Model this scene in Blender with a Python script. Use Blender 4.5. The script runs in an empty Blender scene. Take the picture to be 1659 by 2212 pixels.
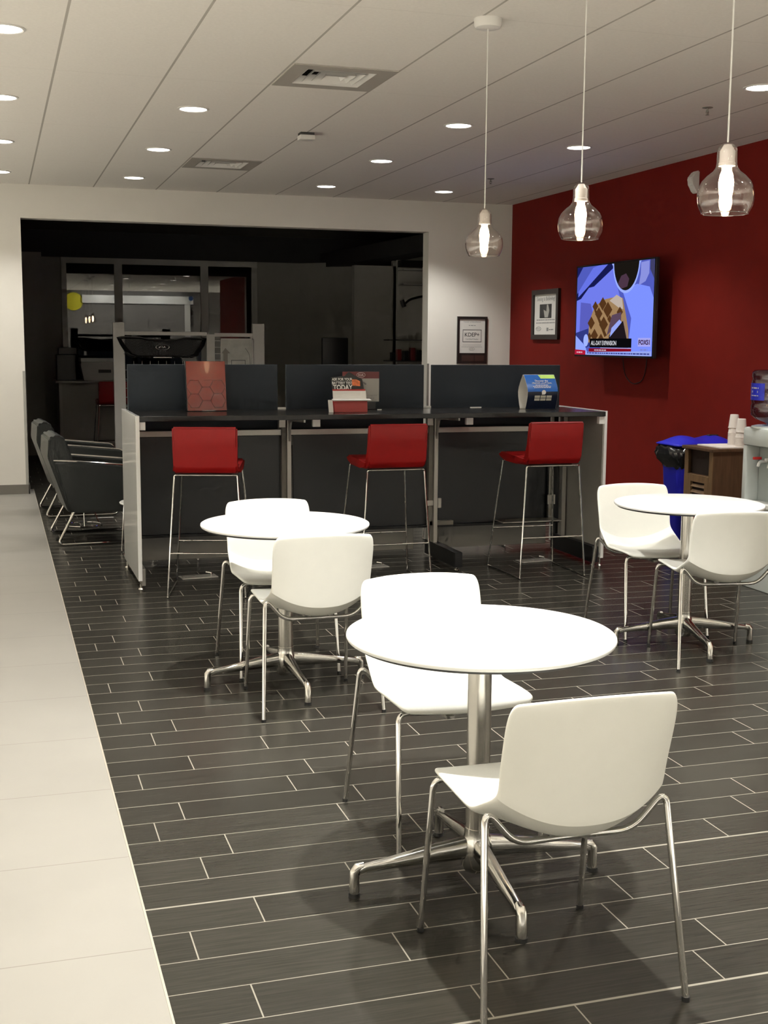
import bpy, bmesh, math, random
from mathutils import Vector, Matrix
random.seed(7)
S = bpy.context.scene
C = S.collection
PI = math.pi

# ------------------------------------------------------------------ camera, world, exposure
HC = 1.53
yaw, pit, rol = math.radians(17.33139505), math.radians(-7.80396335), math.radians(0.41322444)
fw = Vector((math.sin(yaw)*math.cos(pit), math.cos(yaw)*math.cos(pit), math.sin(pit)))
rt = Vector((math.cos(yaw), -math.sin(yaw), 0)); up = rt.cross(fw)
r2 = rt*math.cos(rol) + up*math.sin(rol); u2 = -rt*math.sin(rol) + up*math.cos(rol)
cd = bpy.data.cameras.new('camera'); cam = bpy.data.objects.new('camera', cd); C.objects.link(cam)
cd.sensor_fit = 'VERTICAL'; cd.sensor_height = 24; cd.lens = 2680.69/2212*24
cd.clip_start = .05; cd.clip_end = 100
cam.matrix_world = Matrix(((r2.x, u2.x, -fw.x, 0), (r2.y, u2.y, -fw.y, 0), (r2.z, u2.z, -fw.z, HC), (0, 0, 0, 1)))
S.camera = cam
W = bpy.data.worlds.new('world'); S.world = W; W.use_nodes = True
W.node_tree.nodes['Background'].inputs[0].default_value = (.9, .95, 1, 1)
W.node_tree.nodes['Background'].inputs[1].default_value = 0.0
S.view_settings.view_transform = 'Standard'; S.view_settings.look = 'None'
S.view_settings.gamma = 1; S.view_settings.exposure = 0.52; S.view_settings.use_curve_mapping = False
try:
    S.cycles.max_bounces = 5; S.cycles.diffuse_bounces = 3; S.cycles.glossy_bounces = 2
    S.cycles.use_adaptive_sampling = True; S.cycles.adaptive_threshold = .07; S.cycles.adaptive_min_samples = 16
    S.cycles.transparent_max_bounces = 8; S.cycles.transmission_bounces = 3
    S.cycles.sample_clamp_indirect = 4; S.cycles.caustics_refractive = False; S.cycles.caustics_reflective = False
except Exception: pass
ZC = 3.02                                   # ceiling height
DOWN_W = 46; DOWN_COL = (1.0, .985, .935); DOWN_ANG = 114; DOWN_BLEND = .6
# recessed downlights: (x, y, power factor)
DL = [(.094, y, f) for y, f in ((-.75, .2), (1.09, .2), (2.9, .1), (4.72, .1), (6.53, .2), (8.33, .6), (10.14, .28), (11.95, 1.0))] + \
     [(1.283, y, f) for y, f in ((-.75, .5), (1.08, .5), (2.89, 7.0), (4.70, 6.5), (8.33, .5), (10.14, .4), (11.95, .9))] + \
     [(3.12, y, f) for y, f in ((1.08, .4), (2.9, .3), (4.70, 3.5), (8.33, 1.0), (10.14, 2.2), (11.95, 1.0))] + \
     [(4.33, y, f) for y, f in ((.1, .5), (2.1, .5), (4.3, .8), (6.53, 2.0), (8.93, 1.6), (11.95, 1.8))] + \
     [(-1.1, y, .2) for y in (1.09, 4.72, 8.33, 11.95)]  # unseen left column, added as fill
# narrow fill lamps added out of view, left and behind, to bounce light upward
FILL_W = 900; FILL_ANG = 78
FILL = [(-3.3, y) for y in (-1.9, .2, 2.3, 4.4, 6.5, 8.6, 10.7)] + [(x, -1.6) for x in (-.9, .9, 2.6, 4.3, 6.6)] + [(6.9, .6), (6.9, 2.6)]

# ------------------------------------------------------------------ materials
def mat(name, col, rough=.5, metal=0, spec=.5, emit=None, es=0, coat=0, noise=0, nscale=8, bump=0, bscale=200, stretch=None, trans=0, alpha=1):
    m = bpy.data.materials.new(name); m.use_nodes = True; N = m.node_tree.nodes; L = m.node_tree.links
    b = N['Principled BSDF']
    b.inputs['Base Color'].default_value = (*col, 1); b.inputs['Roughness'].default_value = rough
    b.inputs['Metallic'].default_value = metal; b.inputs['Specular IOR Level'].default_value = spec
    b.inputs['Coat Weight'].default_value = coat; b.inputs['Transmission Weight'].default_value = trans
    b.inputs['Alpha'].default_value = alpha
    if emit: b.inputs['Emission Color'].default_value = (*emit, 1); b.inputs['Emission Strength'].default_value = es
    if noise or bump:
        tc = N.new('ShaderNodeTexCoord'); mp = N.new('ShaderNodeMapping'); L.new(tc.outputs['Object'], mp.inputs[0])
        if stretch: mp.inputs['Scale'].default_value = stretch
        if noise:
            n = N.new('ShaderNodeTexNoise'); n.inputs['Scale'].default_value = nscale; n.inputs['Detail'].default_value = 5
            L.new(mp.outputs[0], n.inputs['Vector'])
            r = N.new('ShaderNodeValToRGB'); e = r.color_ramp.elements
            e[0].position = .3; e[1].position = .7
            e[0].color = (*[c*(1-noise) for c in col], 1); e[1].color = (*[min(1, c*(1+noise)) for c in col], 1)
            L.new(n.outputs['Fac'], r.inputs[0]); L.new(r.outputs[0], b.inputs['Base Color'])
        if bump:
            n2 = N.new('ShaderNodeTexNoise'); n2.inputs['Scale'].default_value = bscale
            bp = N.new('ShaderNodeBump'); bp.inputs['Strength'].default_value = bump; bp.inputs['Distance'].default_value = .002
            L.new(mp.outputs[0], n2.inputs['Vector']); L.new(n2.outputs['Fac'], bp.inputs['Height']); L.new(bp.outputs[0], b.inputs['Normal'])
    return m

def emis(name, col, s):
    m = bpy.data.materials.new(name); m.use_nodes = True; N = m.node_tree.nodes
    for n in list(N): N.remove(n)
    e = N.new('ShaderNodeEmission'); o = N.new('ShaderNodeOutputMaterial')
    e.inputs[0].default_value = (*col, 1); e.inputs[1].default_value = s
    m.node_tree.links.new(e.outputs[0], o.inputs[0])
    if name != 'glowing_bulb' and name != 'tv_blue':
        try: m.cycles.emission_sampling = 'NONE'
        except Exception: pass
    return m

def thin_glass(name, tint=(1, 1, 1), refl=.08, grazing=.6, rough=.01):
    """thin sheet of glass: a clear sheet with a mirror sheen growing towards grazing angles"""
    m = bpy.data.materials.new(name); m.use_nodes = True; N = m.node_tree.nodes; L = m.node_tree.links
    for n in list(N): N.remove(n)
    o = N.new('ShaderNodeOutputMaterial'); mx = N.new('ShaderNodeMixShader'); t = N.new('ShaderNodeBsdfTransparent'); g = N.new('ShaderNodeBsdfGlossy')
    t.inputs[0].default_value = (*tint, 1); g.inputs['Roughness'].default_value = rough
    lw = N.new('ShaderNodeLayerWeight'); lw.inputs[0].default_value = .5
    pw = N.new('ShaderNodeMath'); pw.operation = 'POWER'; pw.inputs[1].default_value = 3
    L.new(lw.outputs['Facing'], pw.inputs[0])
    mr = N.new('ShaderNodeMapRange'); mr.inputs['To Min'].default_value = refl; mr.inputs['To Max'].default_value = grazing
    L.new(pw.outputs[0], mr.inputs['Value']); L.new(mr.outputs[0], mx.inputs[0])
    L.new(t.outputs[0], mx.inputs[1]); L.new(g.outputs[0], mx.inputs[2]); L.new(mx.outputs[0], o.inputs[0]); return m

def planks_mat():
    """dark wood-look porcelain planks 154 mm wide with light grout, joints after the eight-row pattern on site"""
    m = bpy.data.materials.new('dark_plank_tile'); m.use_nodes = True; N = m.node_tree.nodes; L = m.node_tree.links
    b = N['Principled BSDF']
    def M(op, a, c=None, clamp=False):
        n = N.new('ShaderNodeMath'); n.operation = op; n.use_clamp = clamp
        for i, v in enumerate((a, c)):
            if v is None: continue
            if isinstance(v, (int, float)): n.inputs[i].default_value = v
            else: L.new(v, n.inputs[i])
        return n.outputs[0]
    g = N.new('ShaderNodeNewGeometry'); sp = N.new('ShaderNodeSeparateXYZ'); L.new(g.outputs['Position'], sp.inputs[0])
    X, Y = sp.outputs['X'], sp.outputs['Y']
    ry = M('DIVIDE', M('SUBTRACT', Y, 2.763), .15427)
    row = M('FLOOR', ry); fy = M('FRACT', M('ADD', ry, 100))
    m8 = M('FLOORED_MODULO', row, 8)
    cr = N.new('ShaderNodeValToRGB'); cr.color_ramp.interpolation = 'CONSTANT'
    offs = [0, 1, 3, 0, 2, 3, 1, 2]; e = cr.color_ramp.elements
    while len(e) < 8: e.new(.5)
    for i in range(8):
        e[i].position = i/8; v = offs[i]/3; e[i].color = (v, v, v, 1)
    L.new(M('DIVIDE', M('ADD', m8, .5), 8), cr.inputs[0])
    sx = M('DIVIDE', M('SUBTRACT', X, M('ADD', M('MULTIPLY', cr.outputs[0], .3), .3335)), .605)
    colm = M('FLOOR', sx); fx = M('FRACT', M('ADD', sx, 100))
    m4 = M('MAXIMUM', M('COMPARE', row, 3.0), M('COMPARE', row, -2.0))
    for q_ in N:
        if q_.type == 'MATH' and q_.operation == 'COMPARE': q_.inputs[2].default_value = .5
    gw = M('ADD', M('MULTIPLY', m4, .032), .013)
    gy1 = M('LESS_THAN', fy, gw); gy2 = M('GREATER_THAN', fy, .991)
    gx = M('LESS_THAN', fx, .0062)
    gr = M('MAXIMUM', M('MAXIMUM', gy1, gy2), gx)
    # plank colour
    cv = N.new('ShaderNodeCombineXYZ'); L.new(row, cv.inputs[0]); L.new(colm, cv.inputs[1])
    wn = N.new('ShaderNodeTexWhiteNoise'); wn.noise_dimensions = '2D'; L.new(cv.outputs[0], wn.inputs['Vector'])
    cv2 = N.new('ShaderNodeCombineXYZ'); L.new(M('MULTIPLY', X, 3.0), cv2.inputs[0]); L.new(M('MULTIPLY', Y, 70), cv2.inputs[1]); L.new(M('MULTIPLY', wn.outputs['Value'], 30), cv2.inputs[2])
    ns = N.new('ShaderNodeTexNoise'); ns.inputs['Scale'].default_value = 2.2; ns.inputs['Detail'].default_value = 7; ns.inputs['Roughness'].default_value = .65
    L.new(cv2.outputs[0], ns.inputs['Vector'])
    rp = N.new('ShaderNodeValToRGB'); rp.color_ramp.elements[0].position = .25; rp.color_ramp.elements[1].position = .8
    rp.color_ramp.elements[0].color = (.0225, .0207, .0166, 1); rp.color_ramp.elements[1].color = (.047, .0433, .0355, 1)
    L.new(ns.outputs['Fac'], rp.inputs[0])
    hs = N.new('ShaderNodeHueSaturation'); L.new(rp.outputs[0], hs.inputs['Color'])
    L.new(M('ADD', M('MULTIPLY', wn.outputs['Value'], .26), .87), hs.inputs['Value'])
    mx = N.new('ShaderNodeMix'); mx.data_type = 'RGBA'; L.new(gr, mx.inputs['Factor']); L.new(hs.outputs[0], mx.inputs['A'])
    mx.inputs['B'].default_value = (.27, .25, .205, 1)
    L.new(mx.outputs['Result'], b.inputs['Base Color'])
    L.new(M('ADD', M('MULTIPLY', gr, .35), .27), b.inputs['Roughness']); b.inputs['Specular IOR Level'].default_value = .16
    bp = N.new('ShaderNodeBump'); bp.inputs['Strength'].default_value = .25; bp.inputs['Distance'].default_value = .001
    L.new(M('SUBTRACT', M('MULTIPLY', ns.outputs['Fac'], .4), gr), bp.inputs['Height']); L.new(bp.outputs[0], b.inputs['Normal'])
    return m

def grid_mat(name, base, line, x0, px, wx, y0, py, wy, rough, noise=.03, nsc=3, spec=.3, yfade=1.0):
    """flat tiles in a world grid with thin joint lines"""
    m = bpy.data.materials.new(name); m.use_nodes = True; N = m.node_tree.nodes; L = m.node_tree.links; b = N['Principled BSDF']
    def M(op, a, c=None):
        n = N.new('ShaderNodeMath'); n.operation = op
        for i, v in enumerate((a, c)):
            if v is None: continue
            if isinstance(v, (int, float)): n.inputs[i].default_value = v
            else: L.new(v, n.inputs[i])
        return n.outputs[0]
    g = N.new('ShaderNodeNewGeometry'); sp = N.new('ShaderNodeSeparateXYZ'); L.new(g.outputs['Position'], sp.inputs[0])
    def ln(c, o, p, w):
        f = M('FRACT', M('ADD', M('DIVIDE', M('SUBTRACT', c, o - w/2), p), 50)); return M('LESS_THAN', f, w/p)
    lx = ln(sp.outputs['X'], x0, px, wx); ly = M('MULTIPLY', ln(sp.outputs['Y'], y0, py, wy), yfade)
    gr = M('MAXIMUM', lx, ly)
    ns = N.new('ShaderNodeTexNoise'); ns.inputs['Scale'].default_value = nsc; ns.inputs['Detail'].default_value = 8; L.new(g.outputs['Position'], ns.inputs['Vector'])
    rp = N.new('ShaderNodeValToRGB'); rp.color_ramp.elements[0].position = .3; rp.color_ramp.elements[1].position = .7
    rp.color_ramp.elements[0].color = (*[c*(1-noise) for c in base], 1); rp.color_ramp.elements[1].color = (*[c*(1+noise) for c in base], 1)
    L.new(ns.outputs['Fac'], rp.inputs[0])
    mx = N.new('ShaderNodeMix'); mx.data_type = 'RGBA'; L.new(gr, mx.inputs['Factor']); L.new(rp.outputs[0], mx.inputs['A']); mx.inputs['B'].default_value = (*line, 1)
    L.new(mx.outputs['Result'], b.inputs['Base Color']); b.inputs['Roughness'].default_value = rough; b.inputs['Specular IOR Level'].default_value = spec
    return m

m_plank = planks_mat()
m_light = grid_mat('light_floor_tile', (.33, .314, .280), (.22, .20, .172), .3386, 12.0, .001, 3.01, .5895, .0035, .42, .035, 2.5, .3)
m_ceil = grid_mat('ceiling_panel', (.86, .825, .77), (.44, .41, .37), .370, .6096, .013, 5.60, 1.82, .004, .9, .025, 60, .1, .35)
m_wall = mat('warm_white_paint', (.83, .80, .735), .75, spec=.2, noise=.012, nscale=4, bump=.15, bscale=180)
m_red = mat('red_wall_paint', (.175, .0105, .0065), .7, spec=.15, noise=.05, nscale=6, bump=.15, bscale=180)
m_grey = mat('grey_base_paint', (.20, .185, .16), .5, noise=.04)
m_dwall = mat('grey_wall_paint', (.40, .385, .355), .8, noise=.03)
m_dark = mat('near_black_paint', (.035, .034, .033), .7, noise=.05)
m_white = mat('white_polypropylene', (.86, .855, .79), .42, spec=.35, noise=.01, nscale=20)
m_top = mat('white_laminate', (.90, .90, .88), .35, noise=.008, nscale=5)
m_topdark = mat('dark_underside', (.04, .04, .04), .6)
m_chrome = mat('chrome', (.74, .73, .71), .055, 1, noise=.03, nscale=30)
m_steel = mat('brushed_steel', (.62, .60, .56), .2, 1, noise=.04, nscale=25, stretch=(1, 1, .05))
m_cast = mat('polished_cast_aluminium', (.60, .59, .56), .16, 1, noise=.10, nscale=18, bump=.1, bscale=60)
m_rub = mat('black_rubber', (.015, .015, .015), .6)
m_redlea = mat('red_vinyl', (.25, .0035, .0035), .45, spec=.28, noise=.04, nscale=12, bump=.2, bscale=400)
m_glea = mat('grey_leather', (.017, .019, .018), .42, spec=.45, noise=.08, nscale=6, bump=.3, bscale=250)
m_panel = mat('blue_black_laminate', (.003, .005, .008), .42, spec=.7, noise=.05, nscale=3)
m_div = mat('charcoal_divider_laminate', (.020, .027, .037), .5, spec=.25, noise=.05, nscale=3)
m_ctop = mat('black_counter_laminate', (.016, .015, .014), .2, spec=.32, noise=.15, nscale=40)
m_alu = mat('satin_aluminium', (.52, .50, .46), .38, .6, noise=.03, nscale=10)
m_gwhite = mat('glossy_white_laminate', (.88, .87, .84), .12, coat=.4, noise=.01)
m_beige = mat('grey_beige_panel', (.36, .345, .31), .5, noise=.03)
m_black = mat('black_plastic', (.012, .012, .013), .35, noise=.1)
m_frame = mat('dark_frame_wood', (.02, .014, .012), .35, noise=.2)
m_paper = mat('white_paper', (.74, .72, .68), .6, noise=.01)
m_ink = mat('dark_ink', (.04, .04, .04), .6)
m_gink = mat('grey_ink', (.25, .25, .25), .6)
m_wplas = mat('white_plastic', (.78, .78, .75), .35, noise=.01)
m_cool = mat('cooler_white_plastic', (.66, .70, .68), .35, noise=.015)
m_coolg = mat('cooler_grey_recess', (.40, .44, .43), .4, noise=.03)
m_blue = mat('blue_bin_plastic', (.022, .024, .56), .38, noise=.06, nscale=5)
m_bag = mat('black_bin_bag', (.012, .012, .013), .16, spec=.8, bump=1, bscale=14)
m_wood = mat('brown_cabinet_wood', (.105, .058, .028), .5, noise=.25, nscale=9, stretch=(6, 6, .6))
m_wood2 = mat('lighter_cabinet_wood', (.19, .115, .055), .5, noise=.2, nscale=9, stretch=(6, 6, .6))
m_inside = mat('cabinet_interior', (.02, .011, .007), .8)
m_foam = mat('white_foam', (.80, .74, .68), .7, noise=.01)
m_disc = emis('downlight_lens', (1, .93, .82), 9)
m_filament = emis('glowing_bulb', (1, .72, .42), 26)
m_shade = thin_glass('clear_pendant_glass', (.92, .87, .84), .13, .9, .03)
m_store = thin_glass('storefront_glass', (.55, .56, .56), .10, .7, .004)
m_bottle = thin_glass('blue_bottle_plastic', (.52, .58, .74), .10, .6, .05)
m_silver = mat('silver_letters', (.75, .75, .74), .2, 1)
m_pred = mat('glossy_red_print', (.20, .016, .008), .15, spec=.35, coat=.12, noise=.04)
m_pline = mat('dark_red_line', (.10, .01, .008), .3)
m_cardred = mat('red_card', (.35, .02, .018), .4, noise=.03)
m_maroon = mat('maroon_card', (.14, .018, .018), .4, noise=.03)
m_orange = mat('orange_print', (.65, .16, .05), .4, noise=.3, nscale=60)
m_cardgrey = mat('grey_card', (.40, .39, .36), .5, noise=.02)
m_sblue = mat('blue_card', (.02, .115, .42), .25, noise=.08)
m_navy = mat('navy_card', (.008, .013, .03), .25, noise=.1)
m_lime = mat('lime_card', (.50, .75, .18), .3, noise=.05)
m_beigeb = mat('beige_button_print', (.48, .46, .38), .5)
m_yel = mat('yellow_sign_paint', (.75, .68, .03), .5)
m_clear = thin_glass('clear_acrylic', (.9, .9, .9), .1, .6, .03)
m_lampw = mat('lamp_white', (.8, .78, .74), .4)

# ------------------------------------------------------------------ mesh helpers
class MB:
    def __init__(s): s.b = bmesh.new()
    def box(s, x0, x1, y0, y1, z0, z1, bev=0, seg=2, rz=0, pivot=None):
        vs = [s.b.verts.new((x, y, z)) for x in (x0, x1) for y in (y0, y1) for z in (z0, z1)]
        fs = [(0, 1, 3, 2), (4, 6, 7, 5), (0, 4, 5, 1), (2, 3, 7, 6), (0, 2, 6, 4), (1, 5, 7, 3)]
        F = [s.b.faces.new([vs[i] for i in f]) for f in fs]
        if bev:
            E = list({e for f in F for e in f.edges})
            r = bmesh.ops.bevel(s.b, geom=E, offset=bev, segments=seg, affect='EDGES', profile=.6)
            vs = list({v for f in r['faces'] for v in f.verts} | {v for v in vs if v.is_valid})
        if rz:
            pv = Vector(pivot or ((x0+x1)/2, (y0+y1)/2, 0))
            bmesh.ops.rotate(s.b, verts=[v for v in vs if v.is_valid], cent=pv, matrix=Matrix.Rotation(rz, 3, 'Z'))
        return s
    def tube(s, pts, r, fillet=0, n=10, caps=True, closed=False):
        P = [Vector(p) for p in pts]
        if fillet:
            Q = [P[0]]
            for i in range(1, len(P)-1):
                a, b, c = P[i-1], P[i], P[i+1]
                d1 = (a-b); d2 = (c-b); f = min(fillet, d1.length*.45, d2.length*.45)
                p1 = b + d1.normalized()*f; p2 = b + d2.normalized()*f
                for k in range(7):
                    t = k/6; Q.append(p1*(1-t)**2 + b*2*t*(1-t) + p2*t*t)
            Q.append(P[-1]); P = Q
        rings = []; m = len(P); nrm = None
        for i in range(m):
            if closed: t = (P[(i+1) % m]-P[i-1]).normalized()
            elif i == 0: t = (P[1]-P[0]).normalized()
            elif i == m-1: t = (P[-1]-P[-2]).normalized()
            else: t = ((P[i+1]-P[i]).normalized() + (P[i]-P[i-1]).normalized()).normalized()
            if nrm is None:
                nrm = t.cross(Vector((0, 0, 1)))
                if nrm.length < .1: nrm = t.cross(Vector((1, 0, 0)))
            nrm = (nrm - t*nrm.dot(t)).normalized(); bi = t.cross(nrm)
            rr = r[i] if isinstance(r, (list, tuple)) else r
            rings.append([s.b.verts.new(P[i] + (nrm*math.cos(2*PI*k/n) + bi*math.sin(2*PI*k/n))*rr) for k in range(n)])
        for i in range(m if closed else m-1):
            a, b = rings[i], rings[(i+1) % m]
            for k in range(n):
                s.b.faces.new((a[k], a[(k+1) % n], b[(k+1) % n], b[k]))
        if caps and not closed:
            s.b.faces.new(rings[0][::-1]); s.b.faces.new(rings[-1])
        return s
    def lathe(s, prof, c=(0, 0, 0), n=32, axis='Z'):
        rings = []
        for (r, z) in prof:
            if r < 1e-6: rings.append([s.b.verts.new(Vector(c) + Vector((0, 0, z)))])
            else: rings.append([s.b.verts.new(Vector(c) + Vector((r*math.cos(2*PI*k/n), r*math.sin(2*PI*k/n), z))) for k in range(n)])
        for a, b in zip(rings, rings[1:]):
            for k in range(n):
                q = [a[k % len(a)], a[(k+1) % n % len(a)], b[(k+1) % n % len(b)], b[k % len(b)]]
                u = []
                for v in q:
                    if v not in u: u.append(v)
                if len(u) > 2: s.b.faces.new(u)
        return s
    def prism(s, poly, lo, hi, ax='y', bev=0):
        """poly of 2-D points extruded along an axis: ax y -> points are (x,z); x -> (y,z); z -> (x,y)"""
        def P(p, h): return {'y': (p[0], h, p[1]), 'x': (h, p[0], p[1]), 'z': (p[0], p[1], h)}[ax]
        a = [s.b.verts.new(P(p, lo)) for p in poly]; b = [s.b.verts.new(P(p, hi)) for p in poly]
        F = [s.b.faces.new(a), s.b.faces.new(b[::-1])]
        for i in range(len(poly)):
            j = (i+1) % len(poly); F.append(s.b.faces.new((a[j], a[i], b[i], b[j])))
        if bev:
            bmesh.ops.bevel(s.b, geom=list({e for f in F for e in f.edges}), offset=bev, segments=2, affect='EDGES')
        return s
    def text(s, body, w, h, x, y, z, bold=0, depth=.0006, fn=None, align='C', keep=False):
        """raised lettering facing -Y fitted to w x h, centred on (x, z) (or starting at x)"""
        cu = bpy.data.curves.new('t', 'FONT'); cu.body = body; cu.size = 1; cu.offset = bold; cu.align_x = 'LEFT'; cu.resolution_u = 3
        o = bpy.data.objects.new('t', cu); C.objects.link(o)
        dg = bpy.context.evaluated_depsgraph_get(); me = bpy.data.meshes.new_from_object(o.evaluated_get(dg))
        bpy.data.objects.remove(o); bpy.data.curves.remove(cu)
        if not me.vertices: return s
        xs = [v.co.x for v in me.vertices]; ys = [v.co.y for v in me.vertices]
        sx = w/max(1e-6, max(xs)-min(xs)); sz = h/max(1e-6, max(ys)-min(ys))
        if keep: sx = min(sx, sz); sz = sx
        cx = (min(xs)+max(xs))/2 if align == 'C' else min(xs); cy = (min(ys)+max(ys))/2
        t = bmesh.new(); t.from_mesh(me); bpy.data.meshes.remove(me)
        r = bmesh.ops.extrude_face_region(t, geom=list(t.faces))
        for v in [g for g in r['geom'] if isinstance(g, bmesh.types.BMVert)]: v.co.z += 1
        for v in t.verts:
            X = (v.co.x-cx)*sx + x; Z = (v.co.y-cy)*sz + z; D = v.co.z*depth
            v.co = Vector((X, (fn(Z) if fn else y) - D, Z))
        tm = bpy.data.meshes.new('tmp'); t.to_mesh(tm); t.free(); s.b.from_mesh(tm); bpy.data.meshes.remove(tm)
        return s
    def lines(s, x0, x1, z, h, y=0, fn=None, seed=1, d=.0006):
        '''a row of illegible small print: short dashes of word length'''
        q = random.Random(seed); x = x0
        while x < x1:
            w = min(q.uniform(1.2, 3.2)*h, x1-x)
            n0 = len(s.b.verts); s.box(x, x+w, y-d, y, z-h*.32, z+h*.32)
            if fn:
                for v in list(s.b.verts)[n0:]: v.co.y = fn(v.co.z)+v.co.y-y
            x += w+h*.6
        return s
    def xf(s, M): bmesh.ops.transform(s.b, matrix=M, verts=list(s.b.verts)); return s
    def make(s, name, m, parent=None, smooth=True, angle=35):
        bmesh.ops.recalc_face_normals(s.b, faces=list(s.b.faces))
        me = bpy.data.meshes.new(name); s.b.to_mesh(me); s.b.free()
        if isinstance(m, (list, tuple)):
            for q in m: me.materials.append(q)
        else: me.materials.append(m)
        if smooth:
            for p in me.polygons: p.use_smooth = True
            try: me.set_sharp_from_angle(angle=math.radians(angle))
            except Exception: pass
        o = bpy.data.objects.new(name, me); C.objects.link(o)
        if parent: o.parent = parent
        return o

def tag(o, label=None, cat=None, group=None, kind=None):
    if label: o['label'] = label
    if cat: o['category'] = cat
    if group: o['group'] = group
    if kind: o['kind'] = kind
    return o
def thing(name, label, cat, loc=(0, 0, 0), rz=0, group=None):
    o = bpy.data.objects.new(name, None); C.objects.link(o); o.location = loc; o.rotation_euler = (0, 0, rz); o.empty_display_size = .1
    return tag(o, label, cat, group)
def copy_tree(root, loc, rz, label, group=None):
    r = root.copy(); C.objects.link(r); r.location = loc; r.rotation_euler = (0, 0, rz); r['label'] = label
    if group: r['group'] = group
    for ch in list(root.children):
        c = ch.copy(); C.objects.link(c); c.parent = r
        for g in ch.children:
            d = g.copy(); C.objects.link(d); d.parent = c
    return r
def struct(name, mb, m, smooth=False, label=None):
    o = mb.make(name, m, None, smooth); tag(o, label=label, kind='structure'); return o
def kids(root, base): return [c for c in root.children if c.name.split('.')[0] == base]

# ------------------------------------------------------------------ room shell
XE = .3386                                   # where light tile meets the dark planks
YB = 12.82                                   # back wall
XR = 5.445                                   # red wall
struct('floor', MB().box(XE, 8.2, .9, 24, -.05, 0), m_plank, label='dark wood-look plank tile floor with light grout')
struct('floor', MB().box(-5, XE-.006, -3.2, YB+.4, -.05, 0), m_light, label='large cream floor tiles along the walkway')
struct('floor', MB().box(XE, 8.2, -3.2, .9, -.05, 0), m_light, label='cream floor tiles added behind the viewpoint to bounce light')  # unseen; pale tile put here to bounce light onto the ceiling
struct('trim_1', MB().box(XE-.006, XE, -3.2, YB+.4, -.04, .0012), mat('metal_edge_strip', (.55, .51, .43), .35, .3), label='thin metal strip between cream tiles and dark planks')
struct('floor', MB().box(-5, XE, YB+.4, 24, -.05, 0), m_plank, label='dark floor of the unlit room, left part')
struct('ceiling', MB().box(-5, 1.695, -3.2, YB+.2, ZC, ZC+.06).box(2.095, 8.2, -3.2, YB+.2, ZC, ZC+.06).box(1.695, 2.095, -3.2, 6.90, ZC, ZC+.06).box(1.695, 2.095, 7.30, 10.585, ZC, ZC+.06).box(1.695, 2.095, 10.985, YB+.2, ZC, ZC+.06), m_ceil, label='suspended ceiling of long pale panels')
struct('wall_back', MB().box(-5, .28, YB, YB+.18, 0, ZC).box(4.48, XR+.2, YB, YB+.18, 0, ZC).box(.28, 4.48, YB, YB+.18, 2.70, ZC), m_wall, label='warm white wall around the wide opening')
struct('wall_right', MB().box(XR, XR+.15, 4.6, YB, 0, ZC), m_red, label='deep red painted wall')
struct('wall_side', MB().box(XR+.15, 8.2, 4.45, 4.6, 0, ZC), m_wall)
struct('wall_far_side', MB().box(8.2, 8.3, -3.2, 4.6, 0, ZC), m_wall)
struct('wall_left', MB().box(-5.1, -5, -3.2, YB, 0, ZC), m_wall)
struct('wall_rear', MB().box(-5, 8.2, -3.3, -3.2, 0, ZC), mat('rear_wall_paint', (.22, .21, .20), .8))
struct('baseboard_back', MB().box(-5, .288, YB-.012, YB, 0, .094).box(.28, .292, YB-.012, YB+.18, 0, .094), m_grey)
struct('baseboard_back', MB().box(4.472, XR, YB-.012, YB, 0, .094), m_grey)
struct('baseboard_right', MB().box(XR-.012, XR, 4.6, YB-.012, 0, .094), m_grey)
struct('trim_2', MB().box(.255, .283, YB-.004, YB, .094, 1.22).box(.28, .284, YB-.004, YB+.18, .094, 1.22), mat('corner_guard_grey', (.42, .41, .37), .4), label='grey corner guard on left edge of the opening')
struct('trim_3', MB().box(4.477, 4.500, YB-.004, YB, .094, 1.30), m_grey, label='dark corner guard on right edge of the opening')

# ------------------------------------------------------------------ recessed downlights
def downlight():
    t = thing('ceiling_downlight', 'round recessed ceiling downlight', 'ceiling light', (0, 0, ZC), 0)
    MB().lathe([(.103, 0), (.103, -.004), (.093, -.007), (.086, -.004), (.086, 0)], n=32).make('trim_ring', m_lampw, t)
    MB().lathe([(0, -.0035), (.088, -.0035), (.088, -.0005), (0, -.0005)], n=32).make('lens', m_disc, t)
    return t
vis = {(4.33, 6.53): 'lit round downlight at the right edge of the ceiling, above the red wall side',
       (4.33, 8.93): 'lit round downlight crossed by the cord of the middle pendant',
       (4.33, 11.95): 'lit round downlight nearest the corner of the red and white walls',
       (3.12, 8.33): 'largest lit downlight between the air vent and the pendant cords',
       (3.12, 10.14): 'lit downlight in the middle of the three running back right of the small square sensor',
       (3.12, 11.95): 'lit downlight close to the back wall above the middle of the dark opening',
       (1.283, 8.33): 'lit round downlight, nearest of the three left of the ceiling vents',
       (1.283, 10.14): 'lit round downlight, middle one of the three left of the ceiling vents',
       (1.283, 11.95): 'lit round downlight, farthest of the three left of the small ceiling vent',
       (.094, 6.53): 'lit downlight cut by the left picture edge, topmost and nearest of four',
       (.094, 8.33): 'lit downlight cut by the left picture edge, second from the top',
       (.094, 10.14): 'lit downlight cut by the left picture edge, third from the top',
       (.094, 11.95): 'lit downlight cut by the left picture edge, lowest by the back wall'}
proto = None
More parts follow.
